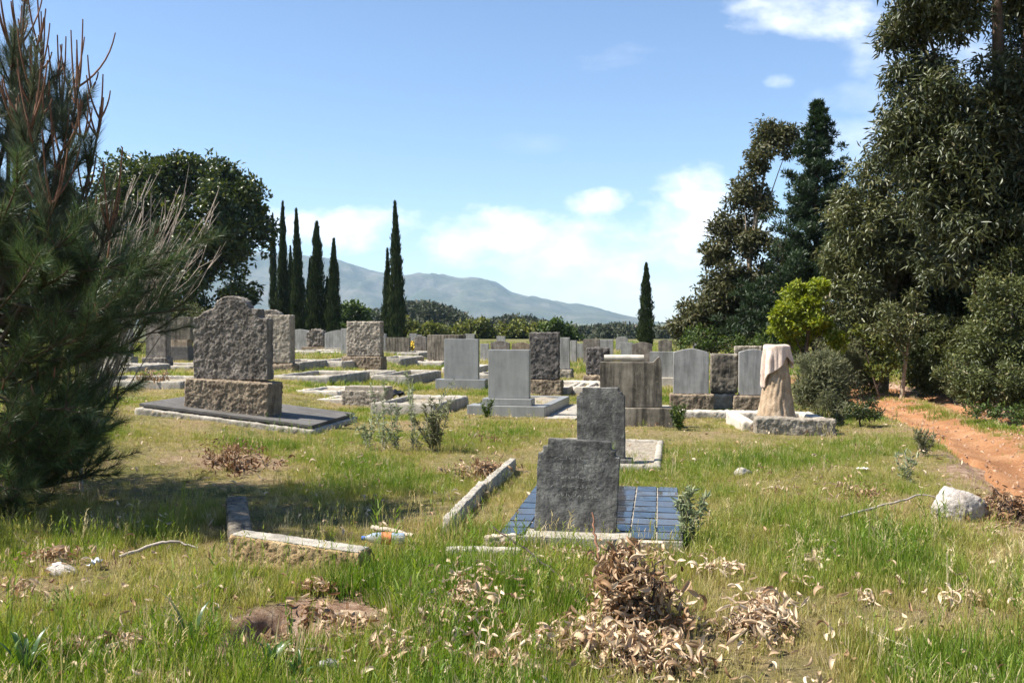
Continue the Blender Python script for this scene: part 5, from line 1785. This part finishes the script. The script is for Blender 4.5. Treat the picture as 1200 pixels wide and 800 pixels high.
def build_litter():
    pts, tn, sc = [], [], []
    CL = [(700, 775, 150, 26, 420, .7), (700, 758, 50, 18, 110, .6), (893, 738, 42, 30, 210, .75), (620, 690, 45, 30, 70, .6), (545, 725, 60, 42, 260, .7), (520, 740, 25, 15, 60, .55), (470, 780, 60, 22, 70, .7),
          (958, 660, 26, 18, 50, .85), (935, 690, 18, 10, 14, .9), (845, 678, 50, 9, 60, .85), (1015, 712, 28, 10, 16, .9), (1050, 690, 22, 14, 14, .85), (1110, 715, 30, 12, 14, .85), (900, 580, 30, 6, 20, .7), (1150, 710, 40, 10, 12, .85),
          (275, 540, 48, 16, 240, .22), (565, 556, 36, 10, 90, .45), (580, 520, 34, 7, 70, .3), (1015, 590, 60, 9, 90, .35), (1178, 600, 40, 14, 260, .3), (985, 575, 30, 10, 30, .6), (60, 662, 60, 14, 90, .5), (30, 700, 30, 14, 40, .6),
          (90, 775, 60, 20, 60, .7), (150, 770, 40, 15, 50, .7), (375, 705, 45, 8, 50, .55), (400, 745, 45, 16, 60, .5), (360, 728, 40, 10, 40, .25), (330, 770, 50, 10, 40, .6), (660, 655, 40, 8, 40, .8), (760, 655, 40, 10, 50, .8), (590, 790, 60, 14, 60, .6), (180, 462, 26, 7, 140, .45), (730, 730, 60, 30, 120, .45), (590, 640, 25, 8, 20, .8), (700, 660, 80, 10, 40, .8)]
    for (px, py, rx, ry, n, t) in CL:
        for i in range(n):
            a = rng.uniform(0, 6.28); r = abs(rng.normal()) * .55
            p = P(px + rx * r * math.cos(a), min(py + ry * r * math.sin(a), 830))
            pts.append((p.x, p.y, gz(p.x, p.y) + rng.uniform(.005, .07) * min(1.3, n / 90) + .035)); tn.append(np.clip(t + rng.normal() * .2, 0, 1)); sc.append(rng.uniform(.5, 1.05) * (.75 if t < .4 else 1))
    for i in range(2600):
        y = 4 + 16 * rng.random() ** 1.6; x = rng.uniform(-1, 1) * (.58 * y + .6)
        if abs(x - float(track_x(y))) < 1.3 and rng.random() < .8: continue
        pts.append((x, y, gz(x, y) + .025 + .06 * rng.random())); tn.append(np.clip(rng.normal(.65, .25), 0, 1)); sc.append(rng.uniform(.35, .9))
    n = len(pts); sc = np.array(sc)
    rot = np.stack([rng.normal(size=n) * .6, rng.normal(size=n) * .6, rng.uniform(0, 6.28, n)], 1)
    scatter('leaf_litter', np.array(pts), rot, np.stack([sc, sc * rng.uniform(.7, 1.3, n), sc], 1), rng.integers(0, 7, n), np.array(tn), lcol, 'dry curled leaves scattered over the grass', 'leaf litter')


build_litter()


def heap(label, px, py, wpx, hpx, dpt, n, seed, name='withered_branch', bend=True, tint=.6, size=1.1):
    rr = np.random.default_rng(seed)
    p = P(px, py); s = p.y / F
    b = Vector((p.x, p.y + dpt * .3, gz(p.x, p.y))); root = empty(name, b)
    W, H = wpx * s / 2, hpx * s
    lib = [curled_leaf(100 + k) for k in range(9)]
    Vs, Fs, Rn, o = [], [], [], 0
    tb, paths = [], []
    for i in range(18):
        a = rr.uniform(0, 6.28); k_ = rr.uniform(.35, 1.15)
        st_ = np.array([rr.normal() * W * .35, rr.normal() * dpt * .3, 0])
        e = st_ + np.array([math.cos(a) * W * k_, math.sin(a) * dpt * k_, H * rr.uniform(.0, .55)])
        pk = st_ * .6 + e * .4 + np.array([0, 0, H * rr.uniform(.5, 1.5)])
        pth = bez(st_, pk, e, 12); pth[1:-1] += rr.normal(size=(10, 3)) * .012
        paths.append(pth); tb.append((pth, np.linspace(.006, .0015, 12)))
    for i in range(n):
        V, Fc = lib[rr.integers(0, 9)]
        pth = paths[rr.integers(0, len(paths))]
        pos = pth[rr.integers(1, 12)] + rr.normal(size=3) * [.035, .035, .028]
        if rr.random() < .3: pos = np.array([rr.normal() * W * .55, rr.normal() * dpt * .6, abs(rr.normal()) * H * .14])
        pos[2] = max(pos[2], .004)
        t = pos[2] / H
        E = Matrix.Rotation(rr.uniform(0, 6.28), 3, 'Z') @ Matrix.Rotation(abs(rr.normal()) * .7 + .2 * t, 3, 'Y') @ Matrix.Rotation(rr.uniform(-2.2, 2.2), 3, 'X')
        sc = size * (.30 + .95 * rr.random() ** 1.3)
        V2 = (V * sc) @ np.array(E).T + pos
        V2[:, 2] = np.maximum(V2[:, 2], .002)
        Vs.append(V2); Fs.append(Fc + o); o += len(V); Rn.append(np.full(len(V), np.clip(tint + rr.normal() * .22 + .15 * (t - .5), 0, 1)))
    q = link('withered_leaves', mesh_np('withered_leaves', np.concatenate(Vs), np.concatenate(Fs), 4, np.concatenate(Rn)), M['dead_leaf_m'], root, smooth=True)
    q["kind"] = "stuff"
    link('twigs', tubes_mesh('twigs', tb, 5), M['twig_dark'], root, smooth=True)
    tag(root, label, 'branch')
    return root


heap('tall heap of a broken branch with curled tan leaves in front of the tiled grave', 748, 745, 112, 104, .18, 900, 1, tint=.46, size=.92)
heap('flat spread of pale dry leaves at the bottom centre', 745, 792, 190, 18, .20, 260, 2, tint=.58, size=.8)
heap('pale fan of dry leaves right of the tall heap', 895, 750, 84, 26, .15, 220, 3, tint=.70, size=.75)
heap('brown dead branch heap beside the white rock', 1188, 614, 84, 34, .28, 230, 4, tint=.22, size=.95)
heap('low brown heap of leaf litter in the bare patch before the double grave', 272, 552, 92, 18, .45, 260, 5, tint=.15, size=.95)
heap('brown tangle of reeds and leaves behind the cracked kerb', 565, 562, 62, 16, .3, 130, 6, tint=.4, size=1.0)
heap('pale pile of dry stalks by the kerb under the pine', 185, 472, 50, 22, .3, 130, 7, tint=.5, size=1.5)


def stick(label, pts, r0, r1, mat, name='stick', cat='stick', jit=.006):
    a = np.array([np.array(p) for p in pts]); n = 14
    tt = np.linspace(0, len(a) - 1, n); i = np.minimum(tt.astype(int), len(a) - 2); f = (tt - i)[:, None]
    pth = a[i] * (1 - f) + a[i + 1] * f
    pth[1:-1] += rng.normal(size=(n - 2, 3)) * jit
    o = link(name, tubes_mesh(name, [(pth, np.linspace(r0, r1, n))], 6), mat, smooth=True)
    tag(o, label, cat)
    return o


def gp(px, py, z=.03):
    p = P(px, py, z); return (p.x, p.y, gz(p.x, p.y) + z)


stick('dark thin stick slanting up out of the leaves left of the slate headstone', [gp(690, 712, .06), at(640, 662, 5.75), at(578, 617, 6.3)], .009, .005, M['twig_dark'])
stick('short reddish stick leaning against the slate headstone', [gp(704, 672, .03), at(697, 625, 6.35), at(694, 600, 6.45)], .010, .006, M['candle'])
stick('bleached crooked branch lying at the edge of the pine shade', [gp(140, 652, .04), gp(185, 634, .10), gp(212, 634, .09), gp(232, 641, .05)], .014, .007, M['twig_grey'])
stick('short thick brown branch lying behind the plastic bottle', [gp(436, 619, .05), gp(460, 622, .05), gp(484, 628, .05)], .024, .016, M['wood_pale'], jit=.004)
stick('thin dead branch lying in the grass left of the white rock', [gp(985, 608, .06), gp(1040, 590, .12), gp(1078, 580, .12), gp(1115, 588, .06)], .012, .005, M['twig_grey'])
stick('pale splinter of wood at the lower right corner', [gp(1136, 778, .04), gp(1166, 792, .04)], .016, .010, M['wood_pale'], jit=.002)
stick('pale straight stick in the lower right grass', [gp(1020, 742, .03), gp(1066, 758, .03)], .006, .004, M['wood_pale'], jit=.002)
stick('thin pale stalk arching over the leaves left of the heap', [gp(460, 705, .02), at(520, 662, 6.0), at(570, 655, 6.1), gp(612, 690, .03)], .003, .002, M['wood_pale'], jit=.004)


# ---- plastic bottle and scraps
def bottle():
    p = P(450, 640, .04)
    prof = [(0, .0), (.030, .001), (.041, .012), (.043, .05), (.041, .10), (.043, .15), (.042, .20), (.036, .235), (.022, .265), (.014, .285), (.0135, .30)]
    na = 20; V, fs = [], []
    for (r, z) in prof:
        for j in range(na):
            a = 2 * math.pi * j / na
            V.append((z, r * math.cos(a), r * math.sin(a)))
    for i in range(len(prof) - 1):
        for j in range(na):
            k = (j + 1) % na
            fs.append((i * na + j, i * na + k, (i + 1) * na + k, (i + 1) * na + j))
    V = np.array(V)
    m, nt, b = nodes('clear_plastic')
    b.inputs['Base Color'].default_value = (.82, .88, .90, 1); b.inputs['Roughness'].default_value = .12
    b.inputs['Transmission Weight'].default_value = .75; b.inputs['IOR'].default_value = 1.2
    root = empty('plastic_bottle', (p.x - .15, p.y, gz(p.x, p.y) + .10)); root.rotation_euler = (0, R(2), R(6))
    V2 = V.copy(); V2[:, 0] = .30 - V2[:, 0]
    link('bottle', mesh_np('bottle', V2, np.array(fs), 4), m, root, smooth=True)
    lm = plain('orange_label', (.62, .20, .08), .5, .4, .35, 40, 0)
    lp, lf = tube_np(np.array([[.13, 0, 0], [.16, 0, 0], [.20, 0, 0]]), [.0445, .0435, .0445], 20)
    link('label', mesh_np('label', lp, lf, 4), lm, root, smooth=True)
    cap, cf = tube_np(np.array([[-.012, 0, 0], [0, 0, 0], [.012, 0, 0]]), [.0155, .016, .016], 12)
    link('cap', mesh_np('cap', cap, cf, 4), plain('blue_cap', (.08, .15, .45), .4, .5, .1, 10, 0), root, smooth=True)
    tag(root, 'clear plastic bottle with an orange label lying in the grass', 'bottle')


bottle()


def scrap(name, label, px, py, size, col, seed, cat, h=.5):
    rr = np.random.default_rng(seed); p = P(px, py); n = 9
    u = np.linspace(-1, 1, n); X, Yv = np.meshgrid(u, u)
    Z = (fbm(X * 2 + seed * 7, Yv * 2, 1.3, 3)) * h
    rad = .7 + .5 * vnoise(X + seed, Yv, 2.0)
    V = np.stack([X * size * rad, Yv * size * .7 * rad, Z * size], -1).reshape(-1, 3)
    ii = np.arange(n - 1)[:, None] * n + np.arange(n - 1)[None]
    Fq = np.stack([ii, ii + 1, ii + n + 1, ii + n], -1).reshape(-1, 4)
    o = link(name, mesh_np(name, V, Fq, 4), plain(name + '_surface', col, .35, .5, .12, 20, .1), None, (p.x, p.y, gz(p.x, p.y) + .02), (0, 0, rr.uniform(0, 6)), smooth=True)
    s_ = o.modifiers.new('thick', 'SOLIDIFY'); s_.thickness = .002
    tag(o, label, cat)


scrap('plastic_scrap', 'scrap of blue plastic among the dry leaves', 513, 738, .022, (.12, .32, .70), 3, 'litter', 1.0)
scrap('paper_scrap', 'crumpled white paper beside the pine shade', 70, 672, .055, (.75, .75, .76), 4, 'litter', 1.2)
scrap('paper_scrap', 'bluish-white plastic wrapper in the dark grass under the pine', 112, 668, .05, (.60, .66, .75), 5, 'litter', 1.6)
scrap('plastic_bag', 'black plastic bag with a white tail behind the low rock-faced base', 463, 468, .20, (.02, .02, .022), 6, 'bag', 1.3)
scrap('paper_scrap', 'white scrap next to the black plastic bag', 470, 467, .09, (.75, .77, .82), 7, 'litter', 1.5)
scrap('paper_scrap', 'pale scrap in the tangle of grass near the track', 1012, 556, .06, (.72, .66, .58), 8, 'litter', .8)
scrap('paper_scrap', 'small white scrap alone in the lower right grass', 1086, 671, .02, (.85, .85, .84), 9, 'litter', 1.2)

def build_pebbles():
    ms = []
    for k in range(4):
        rr = random.Random(300 + k); bm = bmesh.new()
        for q in range(12):
            v = Vector((rr.gauss(0, 1), rr.gauss(0, 1), rr.gauss(0, 1))).normalized()
            bm.verts.new((v.x * .02, v.y * .016, v.z * .011))
        bmesh.ops.convex_hull(bm, input=bm.verts)
        me = bpy.data.meshes.new('pebble'); bm.to_mesh(me); bm.free(); me.materials.append(M['pebble']); ms.append(me)
    n = 2600
    y = rng.uniform(6, 27, n); x = track_x(y) + rng.normal(size=n) * .75
    k = np.abs(x - track_x(y)) < 1.3; x, y = x[k], y[k]; n = len(x)
    z = np.where(np.abs(x - track_x(y)) < .98, h_track(x, y), np.maximum(h_ground(x, y), h_track(x, y))) + .002
    s_ = rng.uniform(.3, 1.5, n) ** 1.5
    scatter('gravel', np.stack([x, y, z], 1), rng.uniform(0, 6, (n, 3)), np.stack([s_, s_, s_], 1), rng.integers(0, 4, n), rng.random(n), proto_collection('pebble', ms), 'loose pebbles strewn over the red track', 'gravel')


M['pebble'] = stone_mat('track_pebble', (.22, .12, .07), (.36, .22, .14), (.5, .36, .26), 9, 0, .3)
build_pebbles()

# ------------------------------------------------------------------ haze
def build_haze():
    m = bpy.data.materials.new('air'); m.use_nodes = True
    nt = m.node_tree; nt.nodes.clear()
    out = nt.nodes.new('ShaderNodeOutputMaterial'); v = nt.nodes.new('ShaderNodeVolumePrincipled')
    v.inputs['Color'].default_value = (.55, .76, 1.0, 1)
    v.inputs['Density'].default_value = 0.00008
    v.inputs['Anisotropy'].default_value = 0.1
    nt.links.new(v.outputs[0], out.inputs['Volume'])
    bm = bmesh.new(); bmesh.ops.create_cube(bm, size=1)
    me = bpy.data.meshes.new('haze'); bm.to_mesh(me); bm.free()
    o = link('haze', me, m)
    x0, x1, y0, y1, z0, z1 = -9200, 9200, -600, 9200, -14, 540
    o.scale = (x1 - x0, y1 - y0, z1 - z0); o.location = ((x0 + x1) / 2, (y0 + y1) / 2, (z0 + z1) / 2)
    tag(o, 'pale blue haze in the air before the mountains', 'haze', kind='stuff')


build_haze()
